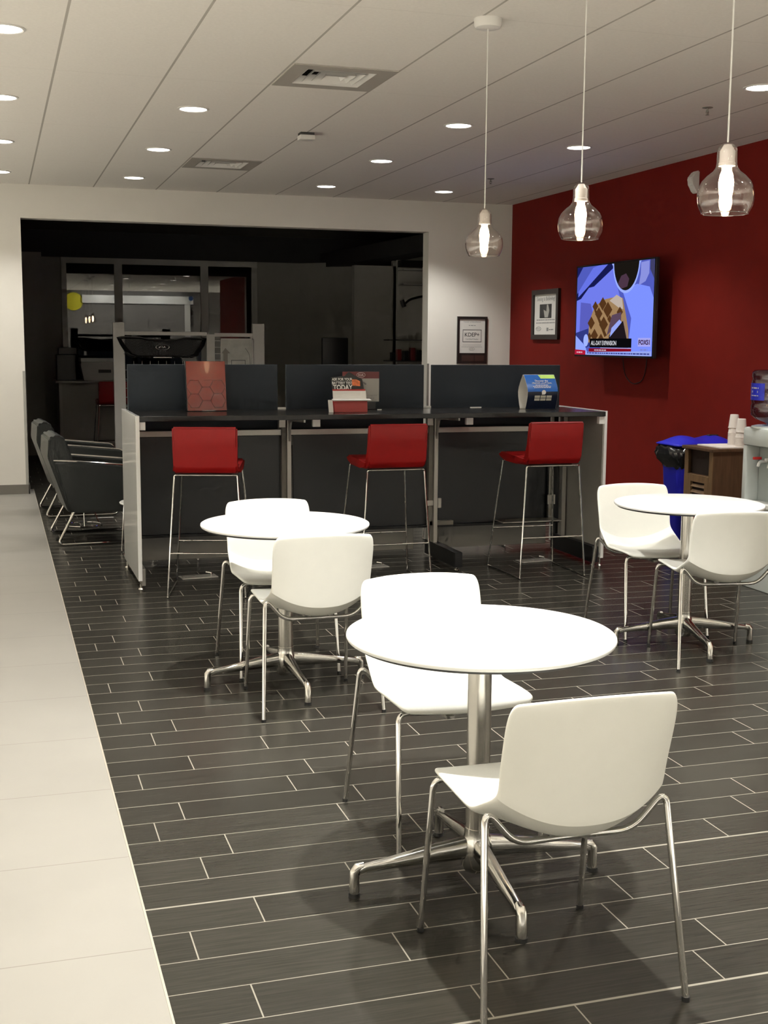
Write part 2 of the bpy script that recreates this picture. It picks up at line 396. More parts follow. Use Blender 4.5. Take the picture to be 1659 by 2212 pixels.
for (x, y, f) in DL:
    lab = vis.get((x, y), 'round recessed downlight out of view above the near part of the room')
    if proto is None:
        proto = downlight(); t = proto; t.location = (x, y, ZC); t['label'] = lab
    else: t = copy_tree(proto, (x, y, ZC), 0, lab)
    t['group'] = 'recessed downlights' if (x, y) in vis else 'downlights over the unseen part of the room'
    ld = bpy.data.lights.new('downlight_beam', 'SPOT'); ld.energy = DOWN_W*f; ld.color = DOWN_COL
    ld.spot_size = math.radians(DOWN_ANG); ld.spot_blend = DOWN_BLEND; ld.shadow_soft_size = .045
    lo = bpy.data.objects.new('downlight_beam', ld); C.objects.link(lo); lo.parent = t; lo.location = (0, 0, -.012)
for (x, y) in FILL:
    t = copy_tree(proto, (x, y, ZC), 0, 'added narrow-beam fill light over the unseen cream floor', 'added fill lights out of view')
    for c_ in list(t.children):
        if c_.type == 'LIGHT': bpy.data.objects.remove(c_)
    ld = bpy.data.lights.new('downlight_beam', 'SPOT'); ld.energy = FILL_W*(1 if x > -3 else 2)*(2.3 if y < 0 or x > 6 else 1.0 if y < 5 else .8); ld.color = DOWN_COL
    ld.spot_size = math.radians(FILL_ANG); ld.spot_blend = .5; ld.shadow_soft_size = .045
    lo = bpy.data.objects.new('downlight_beam', ld); C.objects.link(lo); lo.parent = t; lo.location = (0, 0, -.012)

# ------------------------------------------------------------------ pendants
def pendant():
    t = thing('pendant_lamp', 'x', 'pendant lamp', (0, 0, ZC), 0)
    MB().lathe([(0, -.045), (.045, -.045), (.058, -.040), (.064, -.030), (.066, -.006), (.066, 0)], n=32).make('canopy', m_lampw, t)
    zt = 2.155-ZC
    MB().tube([(0, 0, -.04), (0, 0, zt+.005)], .0028, n=8).make('cord', m_lampw, t)
    z = zt
    prof = [(.006, z), (.018, z-.002), (.028, z-.010), (.0315, z-.024), (.032, z-.060), (.034, z-.072), (.042, z-.084), (.060, z-.098), (.076, z-.115), (.086, z-.135),
            (.0895, z-.158), (.088, z-.180), (.082, z-.198), (.073, z-.215)]
    g = MB().lathe(prof, n=48).make('glass_shade', m_shade, t, angle=180)
    MB().tube([(.073*math.cos(a*PI/24), .073*math.sin(a*PI/24), z-.215) for a in range(48)], .0014, n=6, closed=True).make('rim', thin_rim, g)
    MB().lathe([(.012, z-.002), (.020, z-.016), (.024, z-.022), (.024, z-.056), (.026, z-.058), (.026, z-.068), (0, z-.068)], n=24).make('socket', m_lampw, t)
    MB().lathe([(0, z-.062), (.016, z-.070), (.014, z-.078), (.020, z-.094), (.024, z-.118), (.022, z-.145), (.015, z-.185), (.009, z-.205), (0, z-.209)], n=20).make('bulb', m_filament, t)
    return t
thin_rim = thin_glass('glass_rim', (.9, .85, .8), .45, .9, .05)
p0 = pendant(); p0.location = (2.24, 5.61, ZC)
tag(p0, 'clear glass bulb-shaped pendant, farthest of three, its round white ceiling cap in view', group='row of glass pendants')
copy_tree(p0, (2.235, 4.575, ZC), 0, 'clear glass bulb-shaped pendant in the middle of the row of three')
copy_tree(p0, (2.225, 3.525, ZC), 0, 'clear glass bulb-shaped pendant nearest the camera at upper right')

# ------------------------------------------------------------------ ceiling fittings
def diffuser(loc, label):
    t = thing('air_diffuser', label, 'air vent', loc, 0, 'square ceiling air vents')
    f = MB()
    a, b = .296, .20
    f.box(-a, a, b, a, -.006, -.001).box(-a, a, -a, -b, -.006, -.001).box(-a, -b, -b, b, -.006, -.001).box(b, a, -b, b, -.006, -.001)
    f.make('face_plate', mat_diff, t, False)
    MB().box(-b, b, -b, b, .12, .13).box(-b-.01, -b, -b-.01, b+.01, 0, .13).box(b, b+.01, -b-.01, b+.01, 0, .13).box(-b, b, -b-.01, -b, 0, .13).box(-b, b, b, b+.01, 0, .13).make('vent_box', m_dark, t, False)
    for k in range(4):
        h = .195-.046*k
        l = MB()
        ring = []
        for (s_, z) in ((h, -.006), (h-.034, .034), (h-.031, .034), (h+.003, -.006)):
            ring.append([l.b.verts.new((sx*s_, sy*s_, z)) for sx, sy in ((-1, -1), (1, -1), (1, 1), (-1, 1))])
        for i in range(4):
            A, B = ring[i], ring[(i+1) % 4]
            for j in range(4): l.b.faces.new((A[j], A[(j+1) % 4], B[(j+1) % 4], B[j]))
        l.make('louver', m_lampw, t, False)
    return t
mat_diff = mat('grey_vent_enamel', (.40, .37, .33), .5)
diffuser((1.895, 7.10, ZC), 'large square louvred air vent nearest in the ceiling')
diffuser((1.895, 10.785, ZC), 'small-looking square louvred air vent farther back in the ceiling')
t = thing('ceiling_sensor', 'small square white sensor box hanging under a ceiling seam behind the near vent', 'sensor', (2.2, 9.0, ZC))
MB().box(-.055, .055, -.05, .05, -.05, -.018, .006).make('housing', m_lampw, t); MB().box(-.05, .05, -.045, .045, -.018, 0).make('mounting_plate', m_dark, t, False)
def sprinkler(loc, label):
    t = thing('ceiling_sprinkler', label, 'sprinkler', loc, 0, 'pendent sprinkler heads')
    MB().lathe([(.034, 0), (.034, -.003), (.018, -.006), (.012, -.008), (.012, 0)], n=20).make('escutcheon', m_grey, t)
    MB().tube([(0, 0, -.004), (0, 0, -.03)], .006, n=8).tube([(-.008, 0, -.02), (-.01, 0, -.035), (0, 0, -.045)], .002, n=6).tube([(.008, 0, -.02), (.01, 0, -.035), (0, 0, -.045)], .002, n=6).lathe([(0, -.045), (.012, -.045), (.012, -.047), (0, -.047)], n=14).make('sprinkler_head', m_grey, t)
sprinkler((4.373, 7.18, ZC), 'sprinkler head on the ceiling left of the nearest pendant cord')
sprinkler((4.396, 10.876, ZC), 'sprinkler head on the ceiling beside the cord of the farthest pendant')
t = thing('wall_detector', 'white plastic motion detector high on the red wall behind the nearest pendant', 'motion detector', (XR, 9.05, 2.82), 0)
MB().prism([(0, -.09), (0, .09), (-.03, .085), (-.075, .03), (-.06, -.02), (-.03, -.08)], -.04, .04, 'y', .008).make('detector_body', m_lampw, t)
MB().box(-.062, -.05, -.025, .025, -.03, .02, .004).make('detector_lens', m_wplas, t)

# ------------------------------------------------------------------ white shell chairs
def lerp(a, b, t): return a+(b-a)*t
def chair_shell():
    # centre profile (y,z) and edge profile (y,z), front lip to top of the back
    Cn = [(.225, .428), (.222, .440), (.205, .449), (.14, .449), (.06, .440), (-.02, .428), (-.10, .417), (-.165, .411), (-.214, .417), (-.250, .460), (-.253, .50), (-.258, .56), (-.268, .66), (-.278, .735), (-.283, .765)]
    Ed = [(.212, .436), (.210, .446), (.195, .455), (.13, .455), (.06, .453), (.00, .451), (-.060, .449), (-.105, .474), (-.150, .499), (-.200, .526), (-.206, .56), (-.218, .61), (-.236, .67), (-.250, .725), (-.258, .754)]
    Wd = [.190, .207, .218, .220, .220, .220, .219, .215, .211, .208, .208, .210, .211, .210, .196]
    nu = 24
    m = MB(); rows = []
    for i in range(len(Cn)):
        row = []
        p = 2.0 if i < 9 else 2.3
        for k in range(nu+1):
            u = -1+2*k/nu; a = abs(u)**p
            w = Wd[i]
            row.append(m.b.verts.new((w*u, lerp(Cn[i][0], Ed[i][0], a), lerp(Cn[i][1], Ed[i][1], a))))
        rows.append(row)
    for a, b in zip(rows, rows[1:]):
        for k in range(nu): m.b.faces.new((a[k], a[k+1], b[k+1], b[k]))
    cl = m.b.edges.layers.float.new('crease_edge')
    for k in range(nu):
        m.b.edges.get((rows[9][k], rows[9][k+1]))[cl] = .95
        if k < 5 or k > nu-6: m.b.edges.get((rows[6][k], rows[6][k+1]))[cl] = .7
    return m
def white_chair():
    t = thing('cafe_chair', 'x', 'chair', (0, 0, 0), 0)
    sh = chair_shell().make('seat_shell', m_white, t)
    for p in sh.data.polygons: p.use_smooth = True
    nv_ = 25
    for e in sh.data.edges:
        r0, r1 = e.vertices[0]//nv_, e.vertices[1]//nv_
        e.use_edge_sharp = (r0 == 9 and r1 == 9)
    so = sh.modifiers.new('thick', 'SOLIDIFY'); so.thickness = .013; so.offset = 0; so.use_even_offset = True
    sb = sh.modifiers.new('sub', 'SUBSURF'); sb.levels = 2; sb.render_levels = 2
    r = .0085
    for s in (-1, 1):
        l = MB().tube([(s*.255, -.262, .006), (s*.229, -.178, .492), (s*.150, -.170, .398), (s*.05, -.160, .396)], r, .042, n=12).make('leg', m_chrome, t)
        MB().lathe([(0, 0), (.0095, 0), (.0095, .012), (0, .012)], (s*.255, -.262, 0), n=12).make('foot_cap', m_rub, l)
        l = MB().tube([(s*.230, .245, .006), (s*.218, .190, .436), (s*.120, .175, .424), (s*.05, .175, .422)], r, .035, n=12).make('leg', m_chrome, t)
        MB().lathe([(0, 0), (.0095, 0), (.0095, .012), (0, .012)], (s*.230, .245, 0), n=12).make('foot_cap', m_rub, l)
    MB().tube([(-.06, -.160, .396), (.06, -.160, .396)], r, n=12).tube([(-.06, .175, .422), (.06, .175, .422)], r, n=12).box(-.06, -.035, -.165, .18, .400, .410).box(.035, .06, -.165, .18, .400, .410).make('seat_frame', m_chrome, t)
    return t
GC = 'white shell chairs at the round tables'
ch = white_chair(); ch.location = (1.245, 2.66, 0)
tag(ch, 'white moulded chair nearest the camera, back turned, at the front table', group=GC)
copy_tree(ch, (1.328, 3.59, 0), PI, 'white moulded chair behind the nearest round table, facing the camera')
copy_tree(ch, (1.245, 5.05, 0), 0, 'white moulded chair with its back turned at the left round table')
copy_tree(ch, (1.250, 5.67, 0), PI, 'white moulded chair behind the left round table, facing the camera')
copy_tree(ch, (3.322, 5.85, 0), PI-math.radians(5.0), 'white moulded chair facing the camera at the right table, red wall behind it')
copy_tree(ch, (3.327, 5.235, 0), -math.radians(10.6), 'white moulded chair with its back turned, cut by the right picture edge')

# ------------------------------------------------------------------ round tables
def round_table():
    t = thing('cafe_table', 'x', 'table', (0, 0, 0), 0)
    R, z1 = .374, .734
    tp = MB().lathe([(0, z1), (R-.006, z1), (R-.001, z1-.003), (R, z1-.009), (R-.003, z1-.015), (0, z1-.015)], n=96).make('tabletop', m_top, t, angle=50)
    MB().lathe([(0, z1-.0152), (R-.006, z1-.0152), (R-.016, z1-.024), (0, z1-.024)], n=96).make('dark_edge_backing', m_topdark, tp)
    MB().lathe([(.0335, .16), (.0335, .700)], n=40).lathe([(0, .700), (.10, .700), (.10, .709), (0, .709)], n=32).make('column', m_steel, t)
    MB().lathe([(0, .045), (.036, .045), (.044, .060), (.044, .118), (.040, .135), (.036, .150), (.036, .170), (0, .170)], n=32).make('hub', m_cast, t)
    for k in range(4):
        a = k*PI/2
        m = MB()
        # tapered arm
        secs = []
        for (d, zc, w, h) in ((.03, .112, .023, .033), (.12, .104, .019, .027), (.24, .090, .0155, .0175), (.325, .081, .0145, .0125), (.345, .074, .0145, .012)):
            ring = []
            for q in range(12):
                th = 2*PI*q/12; cx_, sx_ = math.cos(th), math.sin(th)
                e = .75
                ring.append(m.b.verts.new((d, math.copysign(abs(cx_)**e, cx_)*w, zc+math.copysign(abs(sx_)**e, sx_)*h)))
            secs.append(ring)
        for A, B in zip(secs, secs[1:]):
            for q in range(12): m.b.faces.new((A[q], A[(q+1) % 12], B[(q+1) % 12], B[q]))
        m.b.faces.new(secs[0][::-1]); m.b.faces.new(secs[-1])
        m.tube([(.330, 0, .0885), (.348, 0, .084), (.357, 0, .072), (.358, 0, .012)], [.010, .014, .0145, .0145], n=14)
        m.xf(Matrix.Rotation(a, 4, 'Z'))
        l = m.make('leg', m_cast, t)
        MB().lathe([(0, 0), (.016, 0), (.016, .012), (0, .012)], (.358*math.cos(a), .358*math.sin(a), 0), n=14).make('foot_cap', m_rub, l)
    return t
GT = 'white round cafe tables'
tb = round_table(); tb.location = (1.262, 3.135, 0); tb.rotation_euler.z = math.radians(-2.5)
tag(tb, 'largest and nearest white round table on a steel four-foot pedestal', group=GT)
copy_tree(tb, (1.206, 5.335, 0), math.radians(2.5), 'white round table on the left in front of the counter')
copy_tree(tb, (3.338, 5.505, 0), math.radians(-10), 'white round table on the right near the blue bin and water cooler')

# ------------------------------------------------------------------ bar stools
def stool():
    t = thing('bar_stool', 'x', 'bar stool', (0, 0, 0), 0)
    # seat: rounded upholstered pad
    m = MB()
    prof = [(-.215, .748), (-.10, .742), (.10, .745), (.19, .755), (.222, .772), (.225, .787), (.205, .800), (.10, .798), (-.05, .792), (-.215, .796)]
    m.prism(prof, -.198, .198, 'x', .012); m.make('seat', m_redlea, t, angle=60)
    m = MB()
    prof = [(-.175, .750), (-.225, .746), (-.250, .762), (-.257, .80), (-.268, .90), (-.285, 1.018), (-.279, 1.028), (-.262, 1.028), (-.252, 1.015), (-.232, .88), (-.215, .815), (-.175, .79)]
    b0 = MB()
    # backrest tapers slightly to the top
    a = [b0.b.verts.new((-(.188-.0*z), y, z)) for y, z in prof]
    b0.prism(prof, -.188, .188, 'x', .010)
    for v in list(b0.b.verts):
        k = (v.co.z-.75)/.28; v.co.x *= (1.0+.022*k)
    for v in a: b0.b.verts.remove(v)
    b0.make('backrest', m_redlea, t, angle=60)
    r = .0055
    for s in (-1, 1):
        MB().tube([(s*.16, -.232, .737), (s*.186, -.232, .737), (s*.232, -.265, .010)], r, .022, n=10).make('leg', m_chrome, t)
        MB().tube([(s*.17, .17, .742), (s*.186, .17, .742), (s*.244, .262, .010)], r, .022, n=10).make('leg', m_chrome, t)
        MB().tube([(s*.2318, -.262, .0115), (s*.2318, -.268, .0065), (s*.243, .264, .0065), (s*.244, .262, .0115)], r, .004, n=10).make('floor_rail', m_chrome, t)
    MB().tube([(-.17, -.232, .737), (.17, -.232, .737)], r, n=10).make('top_bar', m_chrome, t)
    MB().tube([(-.216, -.2525, .270), (.216, -.2525, .270)], r, n=10).make('footrest', m_chrome, t)
    MB().tube([(-.222, .228, .272), (.222, .228, .272)], r, n=10).make('footrest', m_chrome, t)
    MB().box(-.15, .15, -.20, .15, .736, .746).make('seat_plate', m_topdark, t, False)
    return t
GS = 'red bar stools at the counter'
st = stool(); st.location = (1.232, 7.535, 0); st.rotation_euler.z = math.radians(-15)
tag(st, 'red bar stool on thin chrome legs, leftmost, in front of the red glossy sign', group=GS)
copy_tree(st, (2.372, 7.585, 0), math.radians(0), 'red bar stool on thin chrome legs, middle one of three before the counter', GS)
copy_tree(st, (3.452, 7.600, 0), math.radians(0), 'red bar stool on thin chrome legs, rightmost, before the blue table tent', GS)
copy_tree(st, (3.39, 8.83, 0), PI, 'bar stool behind the counter, only chrome rails seen under it at right', 'chrome-railed stools behind the counter')
copy_tree(st, (1.07, 8.83, 0), PI, 'bar stool behind the counter, only chrome rails seen under it at left', 'stools behind the counter')

# ------------------------------------------------------------------ counter with screens
ctr = thing('bar_counter', 'long black standing-height counter on aluminium frames with charcoal back screens and white end panels', 'counter', (0, 0, 0))
X0, X1, YF, ZT = .80, 3.985, 7.635, 1.070
MB().box(X0+.024, X1-.022, YF+.004, 8.33, ZT-.032, ZT, .003).make('countertop', m_ctop, ctr, False)
ep = MB().box(X0, X0+.024, YF, 8.50, .055, ZT+.004, .002).make('end_panel', m_gwhite, ctr, False)
MB().box(X0+.024, X0+.062, YF+.02, YF+.055, ZT-.085, ZT-.034, .003).make('bracket', m_gwhite, ep, False)
MB().box(X0+.020, X0+.045, YF+.01, 8.48, .022, .13, .003).make('base_rail', m_grey, ep, False)
MB().lathe([(0, 0), (.018, 0), (.014, .008), (.008, .010), (.008, .03), (0, .03)], (X0+.018, YF+.03, 0), n=16).make('levelling_foot', m_steel, ep)
MB().lathe([(0, 0), (.018, 0), (.014, .008), (.008, .010), (.008, .06), (0, .06)], (X0+.014, 8.45, 0), n=16).make('levelling_foot', m_steel, ep)
ep = MB().box(X1-.022, X1, YF+.02, 8.50, .055, ZT+.004, .002).make('end_panel', m_gwhite, ctr, False)
MB().box(X1-.062, X1-.022, YF+.02, YF+.055, ZT-.085, ZT-.034, .003).make('bracket', m_gwhite, ep, False)
MB().box(X1-.028, X1-.022, YF+.03, 8.48, .09, ZT-.034).make('liner', m_beige, ep, False)  # grey sheet stands in for shade on the white panel's inner face
MB().lathe([(0, 0), (.018, 0), (.014, .008), (.008, .010), (.008, .06), (0, .06)], (X1-.012, YF+.05, 0), n=16).make('levelling_foot', m_steel, ep)
MB().lathe([(0, 0), (.018, 0), (.014, .008), (.008, .010), (.008, .06), (0, .06)], (X1-.012, 8.45, 0), n=16).make('levelling_foot', m_steel, ep)
YD = 8.22
bays = [(.826, 1.834), (1.892, 2.888), (2.946, 3.94)]
for i, (a, b) in enumerate(bays):
    MB().box(a, b, YD+.11, YD+.135, .885, 1.372, .004).make('screen', m_div, ctr, False)
    MB().box(a+.03, b, YD+.025, YD+.05, .245, .898, .003).make('back_panel', m_panel, ctr, False)
    MB().box(a+.0, b, YD, YD+.05, .900, .938, .002).make('rail', m_alu, ctr, False)
    MB().box(a+.0, b+.0, YD+.002, YD+.055, .228, .245).make('bottom_rail', m_black, ctr, False)
    MB().box(a+.02, b-.02, 8.47, 8.485, .035, .235).make('base_panel', m_beige, ctr, False)
for x in (1.862, 2.917):
    MB().box(x+.002, x+.030, YD-.045, YD+.03, .05, ZT-.034, .002).make('post', m_alu, ctr, False)
    MB().box(x-.030, x+.002, YD-.02, YD+.03, .245, ZT-.034, .002).make('post', m_grey, ctr, False)
    MB().prism([(YD-.045, .86), (YD-.045, ZT-.034), (YF+.10, ZT-.034), (YF+.10, ZT-.055), (YD-.12, ZT-.070), (YD-.10, .99)], x+.01, x+.022, 'x').make('arm_bracket', m_alu, ctr, False)
    MB().box(x+.075, x+.125, YF+.12, YF+.15, ZT-.085, ZT-.034, .003).make('bracket', m_gwhite, ctr, False)
    MB().box(x-.055, x-.01, YD-.05, YD-.01, ZT-.115, ZT-.045, .003).make('bracket', m_alu, ctr, False)
    MB().box(x-.05, x+.055, YD-.03, YD-.022, .385, .425, .003).box(x+.035, x+.06, YD-.04, YD-.022, .37, .44, .003).make('clip', m_alu, ctr, False)
    fo = MB().box(x+.0, x+.055, YF+.10, 8.36, .022, .125, .004).make('base_foot', m_black, ctr, False)
    MB().lathe([(0, 0), (.018, 0), (.014, .008), (.008, .010), (.008, .03), (0, .03)], (x+.028, YF+.14, 0), n=16).make('levelling_foot', m_steel, fo)
    MB().box(x-.03, x+.03, 8.335, 8.352, ZT-.0, ZT+.012).make('top_clip', m_gwhite, ctr, False)
    MB().box(x+.09, x+.13, 8.42, 8.45, .0, .25).make('rear_post', m_grey, ctr, False)
    MB().box(x-.02, x+.16, YD-.02, YD+.04, .245, .275).make('cable_tray', m_grey, ctr, False)
x = 3.925
MB().box(x-.01, x+.02, YD-.03, YD+.03, .05, ZT-.034, .002).make('post', m_alu, ctr, False)
MB().box(x-.115, x-.085, YD-.03, YD+.0, .246, ZT-.034, .002).make('post', m_steel, ctr, False)
MB().box(x-.13, x-.07, YD-.045, YD-.03, .37, .44, .003).make('clip', m_alu, ctr, False)
fo = MB().box(X1-.075, X1-.03, YF+.04, 8.36, .022, .135, .004).make('base_foot', m_black, ctr, False)
MB().box(X1-.075, X1-.03, YD+.06, 8.36, .135, .40, .004).make('foot_upright', m_black, ctr, False)
MB().lathe([(0, 0), (.018, 0), (.014, .008), (.008, .010), (.008, .03), (0, .03)], (X1-.052, YF+.08, 0), n=16).make('levelling_foot', m_steel, fo)
MB().box(3.40, 3.86, YD-.16, YD-.0, .262, .268).make('cable_shelf', m_alu, ctr, False)
# power outlet strips lying on the floor / flush boxes
def floor_box(loc, rz, w, label):
    t = thing('floor_outlet', label, 'floor outlet', loc, rz, 'floor outlet plates under the counter')
    MB().box(-w/2, w/2, -.055, .055, 0, .006, .002).make('cover_plate', m_alu, t, False)
    MB().box(-w/2+.015, -w/2+.10, -.03, .03, .006, .012, .002).make('flap', m_grey, t, False)
    MB().tube([(w/2-.03, .01, .006), (w/2-.03, .01, .022), (w/2-.06, .03, .026)], .006, .006, n=8).make('plug', m_steel, t)
floor_box((1.22, 7.97, 0), .1, .24, 'flat metal outlet plate on the floor behind the leftmost red stool')
floor_box((2.42, 8.03, 0), .1, .22, 'flat metal outlet plate on the floor under the middle of the counter')
floor_box((3.60, 7.96, 0), .12, .24, 'flat metal outlet plate on the floor beside the rightmost red stool')

# ------------------------------------------------------------------ things on the counter
# glossy red display with hexagon lines
t = thing('display_sign', 'glossy red upright sign with dark hexagon outlines at the left end of the counter', 'sign', (1.318, 8.14, ZT), math.radians(5))
t.rotation_euler.x = math.radians(-7.5)
h = .330
MB().box(-.133, .133, .0, .018, .002, h, .002).make('board', m_black, t, False)
MB().box(-.128, .133, -.004, .0, .004, h-.002, .001).make('face', m_pred, t, False)
hx = MB()
def hexa(cx, cz, r):
    pts = [(cx+r*math.cos(k*PI/3), -.0048, cz+r*math.sin(k*PI/3)) for k in range(6)]
    hx.tube(pts, .0013, n=5, closed=True)
for cx, cz in ((.0, .115), (.078, .070), (.078, .160), (-.078, .160), (-.078, .070), (.0, .025+.01)): 
    if cz > .045: hexa(cx, cz, .052)
hx.tube([(-.02, -.0048, .205), (.10, -.0048, .205)], .0009, n=5)
hx.make('hexagon_lines', m_pline, t)
MB().box(-.04, .055, -.022, -.005, .0, .008, .002).make('base_clip', m_clear, t, False)
# battery test dispenser
t = thing('leaflet_dispenser', 'small card dispenser reading ask for your battery test today, on the counter', 'leaflet stand', (2.235, 7.96, ZT), math.radians(-3))
MB().prism([(-.065, 0), (.05, 0), (.05, .075), (-.055, .075)], -.112, .112, 'x', .002).make('red_box', m_cardred, t, False)
MB().prism([(-.100, .080), (-.095, .074), (-.04, .080), (-.04, .086)], -.125, .130, 'x').make('front_lip', m_paper, t, False)
bk = MB(); bk.prism([(-.118, .075), (.108, .075), (.088, .215), (.055, .228), (.0, .262), (-.030, .235), (-.122, .225)], .0, .004, 'y')
def lean(z): return -.045 + (z-.075)*.30
SH = Matrix(((1, 0, 0, 0), (0, 1, .30, -.045-.0225), (0, 0, 1, 0), (0, 0, 0, 1)))
bk.xf(SH); bk.make('back_card', m_black, t, False)
w_ = MB(); w_.box(-.117, .108, -.0015, -.0003, .078, .138); w_.xf(SH); w_.make('white_field', m_paper, t, False)
w_ = MB(); w_.box(-.118, .104, -.0016, -.0003, .138, .149); w_.xf(SH); w_.make('red_stripe', m_cardred, t, False)
w_ = MB(); w_.box(-.05, .035, -.0028, -.0016, .082, .085); w_.xf(SH); w_.make('footer_line', m_orange, t, False)
w_ = MB(); w_.prism([(.018, .172), (.072, .168), (.073, .200), (.05, .212), (.018, .212)], -.002, -.0003, 'y'); w_.xf(SH); w_.make('battery_picture', m_orange, t, False)
l = MB()
l.text('ASK FOR YOUR', .138, .018, -.048, -.0006, .213, .02); l.text('BATTERY TEST', .138, .018, -.048, -.0006, .189, .02); l.text('TODAY', .132, .034, -.046, -.0006, .1605, .03)
l.xf(SH); l.make('lettering', m_paper, t, False)
MB().prism([(-.03, .0), (-.026, .0), (.005, .075), (.0, .079)], -.150, -.120, 'x').xf(Matrix.Translation((0, -.04, 0))).make('side_flap', m_paper, t, False)
# KIA wifi sign behind it
t = thing('counter_sign', 'grey and maroon upright sign with a wifi symbol behind the card dispenser', 'sign', (2.370, 8.16, ZT), math.radians(0))
MB().box(-.125, .135, 0, .006, .055, .212, .001).make('grey_board', m_cardgrey, t, False)
hd = MB().box(-.125, .135, -.001, .006, .212, .258, .001).make('header', m_maroon, t, False)
MB().box(-.10, .112, .002, .05, 0, .055, .002).make('foot', m_black, t, False)
MB().tube([(.005+.030*math.cos(a*PI/16), -.0015, .236+.016*math.sin(a*PI/16)) for a in range(32)], .0012, n=5, closed=True).text('KIA', .036, .015, .005, -.001, .236, .0).make('logo', m_paper, hd, False)
wf = MB()
for r_ in (.030, .055, .080):
    P_ = [(-.02+r_*math.cos(a), -.001, .135+r_*.75*math.sin(a)) for a in [PI*.22+k*PI*.56/12 for k in range(13)]]
    wf.tube(P_, .0055, n=6)
wf.make('wifi_symbol', m_gink, t)
MB().text('CONNECT - ENJOY', .21, .014, .018, .0, .095, .0).lines(-.05, .10, .078, .007).box(-.05, .12, -.0008, 0, .063, .065).make('lettering', m_gink, t, False)
# blue table tent
t = thing('table_tent', 'blue and navy curved card table tent at the right end of the counter', 'table tent', (3.632, 8.03, ZT), math.radians(3))
def front(z): return -.062 + .062*max(0, (z-.13)/.12)**1.25 - .012*math.sin(PI*min(1, z/.24)) + (.020 if z < .02 else .02*max(0, (1-z/.10)))
zs = [0, .01, .03, .06, .09, .12, .15, .18, .205, .225, .240]
def tentsheet(sgn, m, z0, z1, x0, x1, nm, off=0.0):
    q = MB(); Z = [z for z in zs if z0 < z < z1]; Z = [z0]+Z+[z1]
    for (za, zb) in zip(Z, Z[1:]):
        ya, yb = sgn*front(za)*-1, sgn*front(zb)*-1
        v = [q.b.verts.new(p) for p in ((x0, -ya-off, za), (x1, -ya-off, za), (x1, -yb-off, zb), (x0, -yb-off, zb))]
        q.b.faces.new(v)
    bmesh.ops.remove_doubles(q.b, verts=q.b.verts, dist=1e-5)
    o = q.make(nm, m, t)
    if off == 0:
        s_ = o.modifiers.new('t', 'SOLIDIFY'); s_.thickness = .0012; s_.offset = 0
    return o
# front (towards camera) and back sheets
tentsheet(1, m_paper, 0, .240, -.118, .118, 'front_card')
tentsheet(-1, m_paper, 0, .240, -.118, .118, 'rear_card')
tentsheet(1, m_sblue, .125, .240, -.117, .117, 'blue_print', .0012)
tentsheet(1, m_navy, .002, .125, -.117, .117, 'navy_print', .0012)
q = MB(); q.prism([(-.01, .239), (.116, .239), (.116, .214), (.004, .214)], 0, .0006, 'y')
for v in q.b.verts: v.co.y = front(v.co.z) - .0016 - v.co.y
q.make('lime_print', m_lime, t, False)
fn = lambda z: front(z)-.0018
q = MB(); q.text('Discover the', .10, .013, .004, 0, .199, .01, fn=fn); q.text("channels you'll love.", .155, .014, .004, 0, .183, .01, fn=fn)
q.lines(-.05, .05, .170, .0055, 0, fn, 2); q.lines(-.07, .07, .161, .0055, 0, fn, 3); q.lines(-.064, .064, .152, .0055, 0, fn, 4)
q.make('lettering', m_paper, t, False)
q = MB()
for i in range(3):
    for j in range(2): q.box(-.062+i*.046, -.022+i*.046, -.001, 0, .062+j*.020, .078+j*.020)
for v in q.b.verts: v.co.y = front(v.co.z)-.0018+v.co.y
q.make('button_boxes', m_beigeb, t, False)
q = MB(); q.lathe([(0, 0), (.016, 0), (.016, .001), (0, .001)], n=20); q.xf(Matrix.Translation((.006, front(.120)-.0035, .120)) @ Matrix.Rotation(PI/2, 4, 'X')); q.prism([(-.008, .112), (-.009, .103), (.0, .106)], front(.12)-.0035, front(.12)-.0025, 'y'); q.make('round_badge', m_paper, t, False)
# small clips on the countertop
for (x, y, w) in ((3.26, 8.27, .085), (2.49, 8.10, .03)):
    tag(MB().box(x-w/2, x+w/2, y-.004, y+.004, ZT, ZT+.006, .001).make('cable_clip', m_gwhite, None, False), 'thin white clip on the counter ' + ('left of the blue table tent' if x > 3 else 'beside the card dispenser'), 'clip')

# ------------------------------------------------------------------ frames on the walls
t = thing('framed_certificate', 'black framed certificate on the white wall beside the dark opening', 'picture frame', (4.992, YB-.001, 1.556), 0)
f = MB().box(-.174, .174, -.022, 0, .225, .255).box(-.174, .174, -.022, 0, -.255, -.14).box(-.174, -.150, -.022, 0, -.14, .225).box(.150, .174, -.022, 0, -.14, .225).make('frame', m_frame, t, False)
MB().box(-.150, .150, -.010, -.002, -.14, .225).make('certificate', m_paper, t, False)
q = MB().text('Center of Excellence', .20, .014, .0, -.010, .198).lines(-.04, .04, .158, .011, -.010).lines(-.12, .12, -.085+.012, .006, -.010, None, 5).text('Certified Dealer', .15, .018, .0, -.010, .012).box(-.11, .11, -.0106, -.010, -.050, -.048).box(-.11, .11, -.0106, -.010, -.062, -.060)
q.tube([(.033*math.cos(a*PI/16), -.0105, -.095+.015*math.sin(a*PI/16)) for a in range(32)], .0012, n=5, closed=True).text('KIA', .036, .013, 0, -.0102, -.095)
q.make('fine_lettering', m_gink, t, False)
q = MB().text('KDEP+', .17, .042, 0, -.010, .060, .01)
for a, b, c, d in ((-.110, .110, .108, .114), (-.110, .110, -.022, -.016), (-.110, -.105, -.016, .108), (.105, .110, -.016, .108)): q.box(a, b, -.0108, -.010, c, d)
q.make('bold_lettering', m_ink, t, False)
